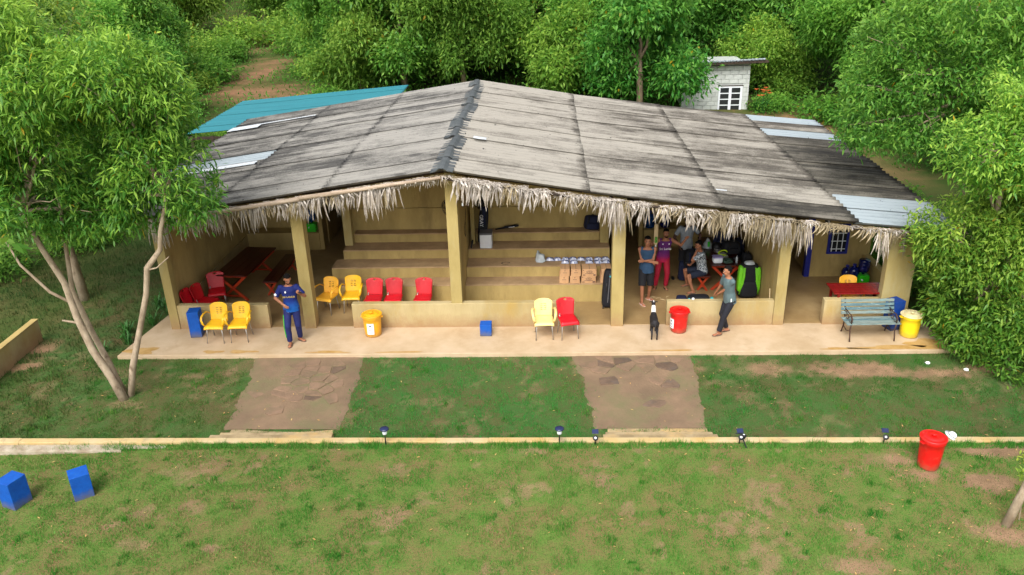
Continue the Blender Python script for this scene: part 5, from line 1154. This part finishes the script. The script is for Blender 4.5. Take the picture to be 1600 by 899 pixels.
m = MB(); m.tube([(-.06, -.14, .45), (-.06, -.165, .5), (-.06, -.165, .6), (-.06, -.14, .65)], .01, 6); m.build('handle', BLACKP, T)
# green black bag in right bay
T = backpack('large black bag with lime green side panels and straps standing at the right bay wall', (7.20, 1.62, 0), .56, .34, .92, BLACKF, .0, (0, 0), LIME, name='kit_bag')
for s in (-1, 1):
    o = rbox(.15, .25, .68, .25).build('side_panel', LIME, T, True); o.location = (s*.215, -.07, .2); 
    o.scale = (1, 1, 1 if s < 0 else .95)
m = MB(); m.ell((0, -.14, .70), (.02, .006, .045)); m.build('emblem', PAPER, T); o = rbox(.34, .26, .10, .6).build('flap', CLEARB, T, True); o.location = (0, 0, .88)
m = MB(); m.tube([(7.46, .35, .02), (7.42, .42, .75)], .012, 6); tag(m.build('stick', WILLOW), 'thin pale stick leaning in the corner beside the green and black bag', 'stick')
# duffel, loose things on the floor
T = thing('duffel_bag', 'dark duffel bag with teal ends lying behind the low wall', 'bag', (5.85, .62, 0), .03); T.location = (5.80, 1.15, 0)
o = rbox(.60, .30, .26, .15).build('bag_body', BLACKF, T, True); o.location = (.1, 0, 0); o = rbox(.28, .30, .24, .1).build('end_pocket', NAVYF, T, True); o.location = (-.32, 0, 0)
m = MB(); m.ell((.43, -.02, .12), (.055, .11, .09)); m.build('end_cap', TEALM, T, True); m = MB(); m.ell((-.16, -.12, .16), (.04, .06, .08)); m.build('strap', TEALM, T, True)
m = MB(); m.ell((0, 0, 0), (.035, .035, .03)); o = m.build('paper_cup', PAPER, smooth=True); o.location = (5.56, .09, .648); tag(o, 'small white cup on the right low wall top', 'cup')
for i, (x, y, a) in enumerate(((4.95, 1.55, .4), (5.05, 1.45, -.5), (4.82, 1.6, 0), (5.2, 1.62, .8), (4.7, 1.75, .2))):
    m = MB(); m.tube([(-.11, 0, .012), (0, .02, .014), (.12, -.01, .012)], [.008, .014, .006], 5); o = m.build('peel', WILLOW); o.location = (x, y, .006); o.scale = (.62, .62, .5); o.rotation_euler = (0, 0, a); tag(o, 'pale strip of litter on the floor by the standing men, %s' % ('middle one', 'nearest the camera', 'second from left', 'rightmost', 'leftmost')[i], 'litter', 'pale strips of litter on the right bay floor')
m = MB(); m.ell((-.05, 0, .03), (.045, .12, .035)); m.ell((.08, .03, .03), (.045, .12, .035)); o = m.build('shoes', BLACKP, smooth=True); o.location = (5.42, 2.75, .006); tag(o, 'pair of dark shoes on the floor right of the man in purple', 'shoes')
# on the right table
T = thing('lunch_box', 'white plastic tub with a lilac lid on the cluttered table', 'box', (6.50, 2.10, .752), .05); rbox(.24, .2, .15, -.08).build('tub', WHITEP, T, True); m = MB(); m.box(-.13, .13, -.11, .11, .15, .17); m.build('lid', mat('lilac_plastic', lin((170, 160, 210)), None, .4), T, bevel=.01)
m = MB(); m.tube([(.13*math.cos(a), .08*math.sin(a), .02+.02*math.sin(a*2)) for a in [q*PI/6 for q in range(11)]], .016, 6); o = m.build('neon_strap', mat('neon_lime', lin((190, 226, 30)), None, .5), smooth=True); o.location = (6.68, 2.35, .90); o.rotation_euler = (.5, 0, .4); tag(o, 'neon lime loop lying on the cluttered table', 'strap')
backpack('dark green pouch in front of the neon loop on the cluttered table', (6.76, 2.12, .752), .26, .2, .09, mat('dark_green_fabric', lin((52, 74, 62)), None, .7), .1, name='pouch')
backpack('grey cloth bundle behind the lunch box on the cluttered table', (6.68, 2.40, .752), .24, .2, .13, mat('grey_cloth', lin((140, 144, 132)), None, .8), .5, name='pouch')
m = MB(); m.ell((0, 0, .06), (.10, .07, .06)); o = m.build('glossy_cap', BLACKP, smooth=True); o.location = (7.0, 2.2, .752); tag(o, 'glossy dark cap at the right side of the cluttered table', 'cap')
m = MB(); m.lathe([(.03, 0), (.03, .14), (.012, .17), (.012, .2)], n=12); o = m.build('water_bottle', CLEARB, smooth=True); o.location = (6.98, 2.05, .752); tag(o, 'small clear bottle on the right end of the cluttered table', 'bottle')
T = thing('helmet', 'dark cricket helmet with steel grille on the cluttered table', 'helmet', (6.62, 2.9, .755), .3); m = MB(); m.ell((0, 0, .12), (.12, .14, .13)); m.build('shell', BLACKP, T, True)
m = MB(); 
for q in range(4): m.tube([(-.11, -.08, .10-q*.03), (0, -.18, .09-q*.03), (.11, -.08, .10-q*.03)], .005, 5)
m.build('grille', STEEL, T)
for i, (x, y, w, h, a, lab) in enumerate(((6.95, 2.75, .5, .34, .3, 'black bag in the middle of the cluttered table'), (6.85, 3.3, .55, .4, -.2, 'black bag at the far end of the cluttered table'), (7.28, 2.5, .3, .85, 0, 'black bag on the floor between the table and the right bay wall'), (7.25, 3.4, .34, .9, .2, 'dark bag against the right bay wall behind the other bags'))):
    backpack(lab, (x, y, .752 if i < 2 else 0), w, .3, h, BLACKF if i % 2 == 0 else NAVYF, a, (0, .08))
backpack('black backpack on the bench beside the seated man', (5.92, 2.55, .44), .40, .30, .50, BLACKF, .2, (0, 0), NAVYF)
backpack('dark bag hanging open beside the knees of the seated man', (5.78, 2.75, .0), .32, .28, .55, NAVYF, -.2)
T = thing('fan_lantern', 'clear plastic covered lantern on the far end of the cluttered table', 'lantern', (6.45, 3.2, .752)); m = MB(); m.lathe([(.16, 0), (.13, .08), (.05, .2), (.02, .26)], n=14); m.build('cover', CLEARB, T, True); m = MB(); m.box(-.03, .03, -.14, -.12, .06, .2); m.build('screen', GREENP, T)
# water bottles and dispensers
def bottle(T, z, mt, r=.135, h=.40, inv=False):
    pr = [(r*.9, 0), (r, .02), (r, h*.2), (r*.95, h*.23), (r, h*.26), (r, h*.45), (r*.95, h*.48), (r, h*.51), (r, h*.70), (r*.75, h*.84), (r*.25, h*.92), (r*.25, h)]
    if inv: pr = [(a, h-b) for a, b in reversed(pr)]
    m = MB(); m.lathe([(a, z+b) for a, b in pr], n=20); return m.build('bottle', mt, T, True)
def dispenser(label, loc, mt, stand=False):
    T = thing('water_dispenser', label, 'dispenser', loc); m = MB(); m.box(-.135, .135, -.13, .13, 0, .26); m.build('dispenser_body', GREENP, T, bevel=.02)
    m = MB(); m.lathe([(.02, 0), (.02, .05)], (-.06, -.13, .16), 10, Matrix.Rotation(PI/2, 3, 'X')); m.build('tap', WHITEP, T); bottle(T, .265, mt, inv=True); return T
dispenser('green water dispenser with a blue bottle on the rear platform of the left bay', (-4.93, 5.45, .552), BOTTLE)
ST = tag(MB().box(-.30, .30, -.28, .28, 0, .16).build('low_stand', BLUED, bevel=.01), 'low dark blue stand under the green dispenser in the right corner bay', 'stand'); ST.location = (10.14, 2.05, .006)
dispenser('green water dispenser with a dark blue bottle in the right corner bay', (10.20, 2.0, .168), BOTTLED)
for (x, y, z, mt, lab) in ((5.17, 5.42, .552, BOTTLE, 'blue water bottle on the rear platform behind the standing men'), (5.62, 5.45, .552, BOTTLED, 'dark blue water bottle on the rear platform right of the lighter one'), (9.95, 2.42, .006, BOTTLED, 'dark blue water bottle on the floor left of the right-hand green dispenser'), (10.0, 2.1, .168, BOTTLED, 'dark bottle standing close beside the green dispenser in the right corner bay')):
    T = thing('water_bottle', lab, 'bottle', (x, y, z)); bottle(T, 0, mt, .14, .48); m = MB(); m.lathe([(.045, .46), (.045, .50)], n=14); m.build('cap', BLUEPAINT, T)
T = thing('wall_lantern', 'black wall lantern left of the blue window in the right bay', 'lantern', (9.42, 2.80, 1.62)); m = MB(); m.lathe([(.03, -.12), (.07, -.1), (.085, .08), (.10, .10), (.02, .2)], n=8); m.build('housing', BLACKP, T); m = MB(); m.ell((0, -.075, 0), (.03, .02, .04)); m.build('glass', WHITEP, T, True); m = MB(); m.box(-.015, .015, 0, .06, .02, .06); m.build('arm', BLACKP, T)

# ------------------------------------------------------------------ people
def remesh(o, v, sm=3):
    r = o.modifiers.new('remesh', 'REMESH'); r.mode = 'VOXEL'; r.voxel_size = v; r.use_smooth_shade = True
    s = o.modifiers.new('smooth', 'SMOOTH'); s.factor = .5; s.iterations = sm; return o
def folds(o, st=.012, sc=.09):
    t = bpy.data.textures.new('folds', 'CLOUDS'); t.noise_scale = sc; d = o.modifiers.new('folds', 'DISPLACE'); d.texture = t; d.strength = st; d.mid_level = .5; d.texture_coords = 'LOCAL'
def ik(a, b, l1, l2, pole):
    a, b, pole = Vector(a), Vector(b), Vector(pole); d = b-a; L = d.length
    if L > (l1+l2)*.995: b = a+d.normalized()*(l1+l2)*.995; d = b-a; L = d.length
    x = (l1*l1-l2*l2+L*L)/(2*L); h = math.sqrt(max(l1*l1-x*x, 0)); n = d.normalized(); p = pole-n*pole.dot(n); p.normalize(); return a+n*x+p*h, b
def person(label, loc, face, feet, hands, shirt, legs, s=1.0, skin=SKIN, hip=.91, neck=(0, 0, 1.46), head_yaw=0.0, head_down=.15, sleeve=.5, leglen=1.0, armpole=None, kneepole=None, toes=None, sandal=SANDAL, grip=(0, 0), sit=False, hem=.80, hipx=(0, 0), palms=None, beard=False):
    Fv = Vector((math.sin(face), -math.cos(face), 0)); Rv = Vector((-math.cos(face), -math.sin(face), 0)); Z = Vector((0, 0, 1)); O = Vector((loc[0], loc[1], 0))
    W = lambda r, f, u: O+(Rv*r+Fv*f+Z*u)*s
    pel = W(hipx[0], hipx[1], hip); nk = W(*neck); ax = (nk-pel).normalized(); fw = (Fv-ax*Fv.dot(ax)).normalized(); rt = Rv.copy()
    prof = [(-.16, .145, .105), (0, .165, .118), (.16, .155, .110), (.35, .142, .105), (.58, .162, .118), (.78, .185, .118), (.90, .17, .095), (.97, .10, .072), (1.0, .06, .06)]
    TL = (nk-pel).length
    def torso(m, off, t0, t1, waist=0.0):
        rs = []
        for t, a, b in prof:
            if t0-1e-6 <= t <= t1+1e-6: rs.append((pel+ax*TL*t, rt*(a+off+waist*max(0, .5-t))*s, fw*(b+off+waist*max(0, .5-t))*s))
        m.rings(rs)
    sh = [pel+ax*TL*.90+rt*.175*s*q for q in (1, -1)]; hips = [pel+rt*.088*s*q-ax*.03 for q in (1, -1)]
    B = MB(); torso(B, 0, -.16, 1.0)
    hd = face+head_yaw; Hf = Vector((math.sin(hd), -math.cos(hd), 0)); Hr = Vector((-math.cos(hd), -math.sin(hd), 0)); Hf2 = (Hf*math.cos(head_down)-Z*math.sin(head_down)); Hu = Hr.cross(Hf2)*1.0
    if Hu.z < 0: Hu = -Hu
    hc = nk+ax*.09*s+Z*.055*s+Hf*.025*s; HM = Matrix((Hr, Hf2, Hu)).transposed()
    P = lambda r, f, u: hc+(Hr*r+Hf2*f+Hu*u)*s
    B.caps(nk-ax*.03*s, hc-Hu*.03*s, .056*s, .052*s)
    B.ell(P(0, -.008, .03), (.074*s, .094*s, .092*s), HM); B.ell(P(0, .025, -.045), (.056*s, .062*s, .062*s), HM)
    B.caps(P(0, .092, .012), P(0, .106, -.018), .009*s, .014*s)
    for q in (1, -1): B.ell(P(q*.076, -.005, -.005), (.010*s, .02*s, .03*s), HM); B.ell(P(q*.03, .088, .035), (.022*s, .008*s, .008*s), HM)
    wr = []; 
    for i, q in enumerate((1, -1)):
        pole = (Rv*q*.6-Z*.5-Fv*.4) if not armpole or not armpole[i] else Vector(armpole[i])
        e, w = ik(sh[i], hands[i], .285*s, .255*s, pole); wr.append((e, w))
        B.caps(sh[i], e, .05*s, .040*s); B.caps(e, w, .041*s, .027*s); B.ell(sh[i], (.058*s,)*3)
        d = (w-e).normalized(); pn = (palms[i] if palms and palms[i] else -Rv*q); pn = Vector(pn); pn = (pn-d*pn.dot(d)).normalized(); sd = d.cross(pn)
        M3 = Matrix((d, pn, sd)).transposed(); B.ell(w+d*.05*s, (.052*s, .018*s, .040*s), M3)
        g = grip[i]
        for k in range(4):
            b0 = w+d*.088*s+sd*(-.030+.020*k)*s; ln = (.036, .042, .040, .031)[k]*s; c1 = .25+g*.9; d1 = d*math.cos(c1)+pn*math.sin(c1); c2 = .5+g*2.0; d2 = d*math.cos(c2)+pn*math.sin(c2)
            B.caps(b0, b0+d1*ln, .0095*s, .009*s); B.caps(b0+d1*ln, b0+d1*ln+d2*ln*.85, .009*s, .008*s)
        tb = w+d*.03*s-sd*.034*s; td = (d*.7-sd*.6+pn*(.2+g*.8)).normalized(); B.caps(tb, tb+td*.035*s, .012*s, .010*s); B.caps(tb+td*.035*s, tb+td*.035*s+(td+d*.4+pn*g*.5).normalized()*.028*s, .010*s, .009*s)
    kn = []
    for i, q in enumerate((1, -1)):
        ft = Vector((feet[i][0], feet[i][1], (feet[i][2] if len(feet[i]) > 2 else 0)+.075*s)); kp = Fv+Rv*q*.15 if not kneepole else Vector(kneepole[i])
        k_, a_ = ik(hips[i], ft, .425*s, .415*s, kp); kn.append((k_, a_)); B.caps(hips[i], k_, .080*s, .053*s); B.caps(k_, a_, .052*s, .036*s); m_ = k_+(a_-k_)*.3-(kp.normalized())*.012*s; B.ell(m_, (.052*s, .052*s, .11*s))
        td = Fv if not toes else Vector((math.sin(toes[i]), -math.cos(toes[i]), 0)); z0 = a_.z-.050*s
        B.caps(Vector((a_.x, a_.y, z0))-td*.045*s, Vector((a_.x, a_.y, z0-.003))+td*.12*s, .036*s, .026*s); B.ell(Vector((a_.x, a_.y, z0-.006))+td*.12*s, (.045*s, .045*s, .02*s))
    body = remesh(B.build('person', skin, smooth=True), .0085, 2); tag(body, label, 'person')
    # face details
    for q in (1, -1):
        m = MB(); m.ell(P(q*.030, .083, .020), (.013*s, .008*s, .007*s), HM, 8, 6); m.build('eye', EYEW, body, True)
        m = MB(); m.ell(P(q*.030, .0895, .020), (.006*s, .004*s, .006*s), HM, 8, 6); m.build('pupil', HAIR, body, True)
        m = MB(); m.caps(P(q*.016, .092, .040), P(q*.046, .083, .042), .0045*s, .0035*s); m.build('eyebrow', HAIR, body)
    m = MB(); m.caps(P(-.020, .082, -.052), P(.020, .082, -.052), .006*s, .006*s); m.build('mouth', LIPS, body, True)
    m = MB(); m.ell(P(0, -.030, .058), (.081*s, .086*s, .078*s), HM); m.ell(P(0, -.045, .02), (.080*s, .065*s, .075*s), HM); m.ell(P(0, .030, .104), (.060*s, .045*s, .022*s), HM)
    hr = remesh(m.build('hair', HAIR, body, True), .012, 1); folds(hr, .012, .02)
    if beard: m = MB(); m.ell(P(0, .035, -.070), (.054*s, .058*s, .042*s), HM); m.build('beard', HAIR, body, True)
    # shirt
    m = MB(); torso(m, .014, -.16, .97 if sleeve > 0 else .90, .02)
    m.rings([(pel+ax*TL*-.02, rt*.185*s, fw*.140*s), (pel-ax*(.91-hem)*s*.8 if not sit else pel-ax*.04, rt*.190*s, fw*.142*s)])
    for i in (0, 1):
        e = wr[i][0]
        if sleeve > 0: a = sh[i]; b = a+(e-a)*sleeve*1.5; t = (b-a).normalized(); u_ = t.orthogonal().normalized(); v_ = t.cross(u_); m.ell(a, (.068*s,)*3); m.rings([(a, u_*.066*s, v_*.066*s), (b, u_*.064*s, v_*.064*s)])
        else: m.ell(sh[i]-rt*(.045*s if i == 0 else -.045*s)+ax*.012, (.055*s, .055*s, .05*s))
    so = remesh(m.build('shirt', shirt, body, True), .011, 3); folds(so, .014, .10)
    # legs
    m = MB(); rs = [(pel+ax*TL*t, rt*(a+.012)*s, fw*(b+.012)*s) for t, a, b in prof[:3]]; rs.insert(0, (pel-ax*.12*s if not sit else pel-ax*.08*s, rt*.15*s, fw*.115*s)); m.rings(rs)
    for i in (0, 1):
        k_, a_ = kn[i]; 
        if leglen >= 1: m.caps(hips[i], k_, .100*s, .076*s); t = (a_-k_).normalized(); u_ = t.orthogonal().normalized(); v_ = t.cross(u_); m.rings([(k_, u_*.074*s, v_*.074*s), (k_+(a_-k_)*.5, u_*.068*s, v_*.068*s), (k_+(a_-k_)*.93, u_*.062*s, v_*.062*s)]); m.ell(k_, (.074*s,)*3)
        else: b = hips[i]+(k_-hips[i])*leglen*1.15; t = (b-hips[i]).normalized(); u_ = t.orthogonal().normalized(); v_ = t.cross(u_); m.ell(hips[i], (.1*s,)*3); m.rings([(hips[i], u_*.102*s, v_*.102*s), (b, u_*.094*s, v_*.094*s)])
    to = remesh(m.build('trousers' if leglen >= 1 else 'shorts', legs, body, True), .011, 3); folds(to, .012, .09)
    for i in (0, 1):
        k_, a_ = kn[i]; td = Fv if not toes else Vector((math.sin(toes[i]), -math.cos(toes[i]), 0)); c = Vector((a_.x, a_.y, a_.z-.075*s)); sdv = td.cross(Z)
        m = MB(); n = 14; pts = [c+td*(.038+.142*math.cos(2*PI*q/n))*s+sdv*(.056*math.sin(2*PI*q/n))*s for q in range(n)]; m.slab([(p.x, p.y) for p in pts], c.z-.0, c.z+.012)
        sd_ = m.build('sandal', sandal, body); m = MB(); m.tube([c+td*.04*s+sdv*.042*s+Z*.015, c+td*.08*s+Z*.052*s, c+td*.04*s-sdv*.042*s+Z*.015], .007*s, 6); m.build('strap', sandal, sd_)
    return body, dict(pel=pel, nk=nk, ax=ax, fw=fw, rt=rt, hc=hc, sh=sh, wr=wr, kn=kn, hips=hips)
def grad(name, z0, z1, top, bot, mid=None):
    m = bpy.data.materials.new(name); m.use_nodes = True; N = m.node_tree.nodes; L = m.node_tree.links; b = N['Principled BSDF']; b.inputs['Roughness'].default_value = .7; b.inputs['Specular IOR Level'].default_value = .25
    tc = N.new('ShaderNodeTexCoord'); sx = N.new('ShaderNodeSeparateXYZ'); L.new(tc.outputs['Object'], sx.inputs[0]); nz = N.new('ShaderNodeTexNoise'); nz.inputs['Scale'].default_value = 22; L.new(tc.outputs['Object'], nz.inputs[0])
    a = N.new('ShaderNodeMath'); a.operation = 'MULTIPLY_ADD'; a.inputs[1].default_value = .12; L.new(nz.outputs[0], a.inputs[0]); L.new(sx.outputs[2], a.inputs[2])
    r = N.new('ShaderNodeMapRange'); r.inputs[1].default_value = z0; r.inputs[2].default_value = z1; L.new(a.outputs[0], r.inputs[0]); cr = N.new('ShaderNodeValToRGB'); e = cr.color_ramp.elements; e[0].color = (*bot, 1); e[1].color = (*top, 1)
    if mid: k = e.new(.5); k.color = (*mid, 1)
    L.new(r.outputs[0], cr.inputs[0]); L.new(cr.outputs[0], b.inputs['Base Color']); return m
J_BLUE = grad('blue_cricket_jersey', .98, 1.35, lin((24, 36, 96)), lin((20, 84, 160)), lin((26, 48, 122)))
T_NAVY = mat('navy_trousers', lin((26, 34, 96)), lin((20, 28, 80)), .75, 8)
J_SLATE = mat('slate_blue_vest', lin((44, 74, 104)), lin((38, 64, 92)), .8, 10)
S_BLACK = mat('black_cloth', lin((22, 22, 26)), lin((30, 30, 34)), .85, 10)
J_PURP = grad('purple_red_jersey', .86, 1.1, lin((92, 36, 104)), lin((176, 30, 70)), lin((120, 34, 100)))
T_RED = mat('crimson_trousers', lin((170, 22, 50)), lin((150, 18, 42)), .75, 8)
J_GREY = mat('light_grey_tee', lin((150, 158, 166)), lin((132, 140, 148)), .85, 10)
J_SAGE = mat('sage_grey_tee', lin((92, 112, 114)), lin((80, 98, 102)), .85, 10)
J_PAT = mat('patterned_tee', lin((196, 204, 208)), lin((52, 62, 74)), .85, 34, 2, ramp=(.47, .53), stretch=(1, 1, 1.6))
S_NAVY = mat('navy_shorts', lin((34, 42, 60)), lin((26, 32, 48)), .85, 8)
T_BLK = mat('black_trousers', lin((32, 34, 44)), lin((24, 26, 34)), .8, 8)
YTEXT = mat('yellow_print', lin((220, 190, 60)), None, .6)
# man in the blue jersey
b, d = person('man in a blue cricket jersey and navy trousers looking at his phone', (-3.78, -.72), .15, [(-3.87, -.88), (-3.70, -.62)], [(-3.90, -.90, 1.05), (-3.47, -.95, 1.34)], J_BLUE, T_NAVY, 1.0,
    head_yaw=.30, head_down=.45, armpole=[(-1, .35, -.1), (.7, .3, -1)], toes=[.1, .95], grip=(.2, .8), palms=[(.2, .8, 0), (0, .3, 1)], sleeve=.55, beard=True)
m = MB(); m.box(-.038, .038, -.006, .006, -.075, .075, Matrix.Rotation(.9, 4, 'X')); o = m.build('phone', BLACKP, bevel=.003); o.location = (-3.42, -1.03, 1.40); tag(o, 'black mobile phone held by the man in the blue jersey', 'phone')
t = text('SRI LANKA', .058, YTEXT, b, d['pel']+d['ax']*.31+d['fw']*.152, (PI/2-.05, 0, .15))
m = MB(); m.ell(d['pel']+d['ax']*.43+d['fw']*.146+d['rt']*.06, (.018, .004, .028), rotz(.15).to_3x3()); m.build('crest', PAPER, b)
p_ = d['sh'][0]+(d['wr'][0][0]-d['sh'][0])*.62; m = MB(); m.ell(p_+Vector((-.03, -.055, 0)), (.035, .012, .035)); m.build('sleeve_patch', PAPER, b)
for i in (0,):
    a, k_, c = d['hips'][i], *d['kn'][i]; m = MB(); off = Vector((-.088, -.02, 0)); m.tube([a+(k_-a)*.35+off, k_+off*.85, k_+(c-k_)*.7+off*.8], [.014, .014, .008], 6); m.build('side_stripe', GREENP, b)
m = MB(); m.box(-.025, .025, -.002, .002, -.008, .008); o = m.build('print', PAPER, b); o.location = d['hips'][0]+Vector((.02, -.115, -.06))
# man with crossed arms
b, d = person('man in a sleeveless slate blue vest and black shorts standing with arms crossed', (4.60, 1.36), -.05, [(4.50, 1.20), (4.70, 1.50)], [(4.70, 1.19, 1.15), (4.51, 1.16, 1.19)], J_SLATE, S_BLACK, 1.02,
    head_down=.1, armpole=[(-.7, .2, -1), (.7, .2, -1)], toes=[.35, .9], sleeve=0, leglen=.85, sandal=SANDALP, hem=.78, palms=[(0, 1, 0), (0, 1, 0)])
# man in purple with raised bat
b, d = person('man in a purple and red cricket jersey holding up a bat', (5.13, 2.26), .05, [(4.95, 2.20), (5.22, 2.18)], [(4.86, 2.05, 1.17), (5.66, 2.10, 1.40)], J_PURP, T_RED, .95,
    neck=(-.04, .02, 1.45), head_down=.05, armpole=[(-1, .2, -.6), (.3, .2, -1)], toes=[-.3, .2], sleeve=0, sandal=BLACKP, grip=(1, .1), palms=[(1, -.2, 0), (0, -1, 0)], hem=.76, beard=True)
text('Sri Lanka', .085, PAPER, b, d['pel']+d['ax']*.28+d['fw']*.150, (PI/2-.05, 0, .05))
for q in (1, -1): m = MB(); m.ell(d['pel']+d['ax']*.41+d['fw']*.140+d['rt']*.08*q, (.016, .004, .02)); m.build('crest', PAPER, b)
T = thing('cricket_bat', 'pale wooden cricket bat held upright, blade up, by the man in purple', 'bat', (4.88, 1.93, 1.03)); T.rotation_euler = (.03, -.01, .1)
m = MB(); m.tube([(0, 0, 0), (0, 0, .15), (0, 0, .30)], [.018, .018, .020], 10); m.build('grip', PAPER, T, True)
m = MB(); m.rings([((0, .0, .28), (.02, 0, 0), (0, .015, 0)), ((0, .002, .33), (.052, 0, 0), (0, .016, 0)), ((0, .004, .6), (.055, 0, 0), (0, .026, 0)), ((0, .003, .82), (.055, 0, 0), (0, .018, 0)), ((0, 0, .855), (.045, 0, 0), (0, .01, 0))]); m.build('blade', WILLOW, T, True)
m = MB(); m.box(-.034, .034, -.030, -.022, .36, .52); lb = m.build('sticker', mat('green_sticker', lin((110, 190, 60)), lin((40, 60, 40)), .5, 30), T)
# man in the light grey tee
person('man in a light grey tee standing behind the others under the palm fringe', (5.83, 2.95), .1, [(5.70, 2.95), (5.92, 3.0)], [(5.60, 2.75, .98), (6.16, 2.9, .95)], J_GREY, S_BLACK, 1.0, skin=SKIND, leglen=.8, head_down=.1, sleeve=.5, armpole=[(-1, .3, 0), (1, .3, 0)])
# seated man
b, d = person('seated man in a patterned tee and navy shorts with a hand at his mouth', (6.13, 2.10), -1.45, [(5.80, 2.34), (5.88, 1.86)], [(5.84, 2.14, .70), (5.93, 1.98, 1.11)], J_PAT, S_NAVY, .98, hip=.555, neck=(0, .10, 1.12), head_yaw=.25, head_down=.35,
    armpole=[(0, .2, -1), (-.2, -.3, -1)], sit=True, leglen=.75, kneepole=[(-1, .1, .6), (-1, -.1, .6)], toes=[-1.2, -1.3], grip=(.7, .6), palms=[(0, 0, 1), (1, 0, 0)], sleeve=.55)
m = MB(); m.box(-.038, .038, -.075, .075, -.005, .005); o = m.build('phone', BLACKP, bevel=.003); o.location = (5.76, 2.10, .745); o.rotation_euler = (0, .2, 1.4); tag(o, 'dark phone in the lowered hand of the seated man', 'phone')
# man leaning on the low wall
b, d = person('man in a sage grey tee and black trousers leaning on the low wall', (6.24, -.42), -1.25, [(6.30, -.30), (6.08, -.52)], [(6.02, .06, .69), (5.93, -.12, .70)], J_SAGE, T_BLK, .97, neck=(0, .02, 1.47), head_yaw=-.15, head_down=.1,
    armpole=[(1, .2, -.4), (.7, -.8, -.2)], toes=[-1.3, -1.15], sleeve=.6, hipx=(0, -.06), palms=[(0, 0, -1), (0, 0, -1)])
m = MB(); m.box(-.012, .012, -.01, .01, -.05, .02); o = m.build('tag_label', PAPER, b); o.location = d['hips'][1]+Vector((-.04, -.115, .08))
# ------------------------------------------------------------------ the dog (seen from behind, looking into the pavilion)
B = MB(); dx, dy = 4.585, -.50
def D(x, y, z): return Vector((dx+x+y*.05, dy+y, z))
B.rings([(D(0, -.30, .40), (.05, 0, 0), (0, 0, .06)), (D(0, -.24, .42), (.09, 0, 0), (0, .0, .085)), (D(0, -.12, .41), (.082, 0, 0), (0, 0, .082)), (D(0, .04, .395), (.09, 0, 0), (0, 0, .10)), (D(0, .18, .40), (.08, 0, 0), (0, 0, .115)), (D(0, .27, .43), (.06, 0, 0), (0, .03, .085)), (D(0, .31, .46), (.035, 0, 0), (0, .03, .05))])
B.caps(D(0, .22, .44), D(0, .32, .56), .06, .045); B.caps(D(0, .32, .56), D(0, .345, .64), .045, .042)
B.ell(D(0, .36, .67), (.052, .062, .05)); B.caps(D(0, .38, .665), D(0, .49, .65), .034, .02)
for q in (1, -1):
    B.caps(D(q*.05, -.22, .40), D(q*.06, -.15, .27), .058, .034); B.caps(D(q*.06, -.15, .27), D(q*.06, -.265, .15), .036, .023); B.caps(D(q*.06, -.265, .15), D(q*.06, -.24, .03), .022, .019); B.caps(D(q*.06, -.25, .022), D(q*.06, -.19, .02), .02, .018)
    B.caps(D(q*.05, .20, .38), D(q*.055, .19, .20), .042, .024); B.caps(D(q*.055, .19, .20), D(q*.055, .20, .03), .020, .016); B.caps(D(q*.055, .195, .022), D(q*.055, .24, .02), .02, .018)
B.caps(D(0, -.29, .43), D(.01, -.34, .34), .018, .013); B.caps(D(.01, -.34, .34), D(.02, -.36, .22), .013, .007)
dog = remesh(B.build('dog', DOGB, smooth=True), .009, 3); tag(dog, 'slim black dog with a white collar patch standing on the apron facing the men', 'dog')
for q in (1, -1):
    m = MB(); m.add([D(q*.03, .34, .71), D(q*.045, .375, .70), D(q*.115, .36, .70), D(q*.10, .335, .665)], [(0, 1, 2, 3)]); e = m.build('ear', DOGB, dog); solid(e, .012); sb = e.modifiers.new('s', 'SUBSURF'); sb.levels = sb.render_levels = 1
m = MB(); m.caps(D(0, .235, .485), D(0, .31, .585), .058, .052); remesh(m.build('neck_patch', DOGW, dog, True), .01)
m = MB(); m.ell(D(0, .36, .705), (.016, .05, .02)); m.build('head_blaze', DOGW, dog, True)
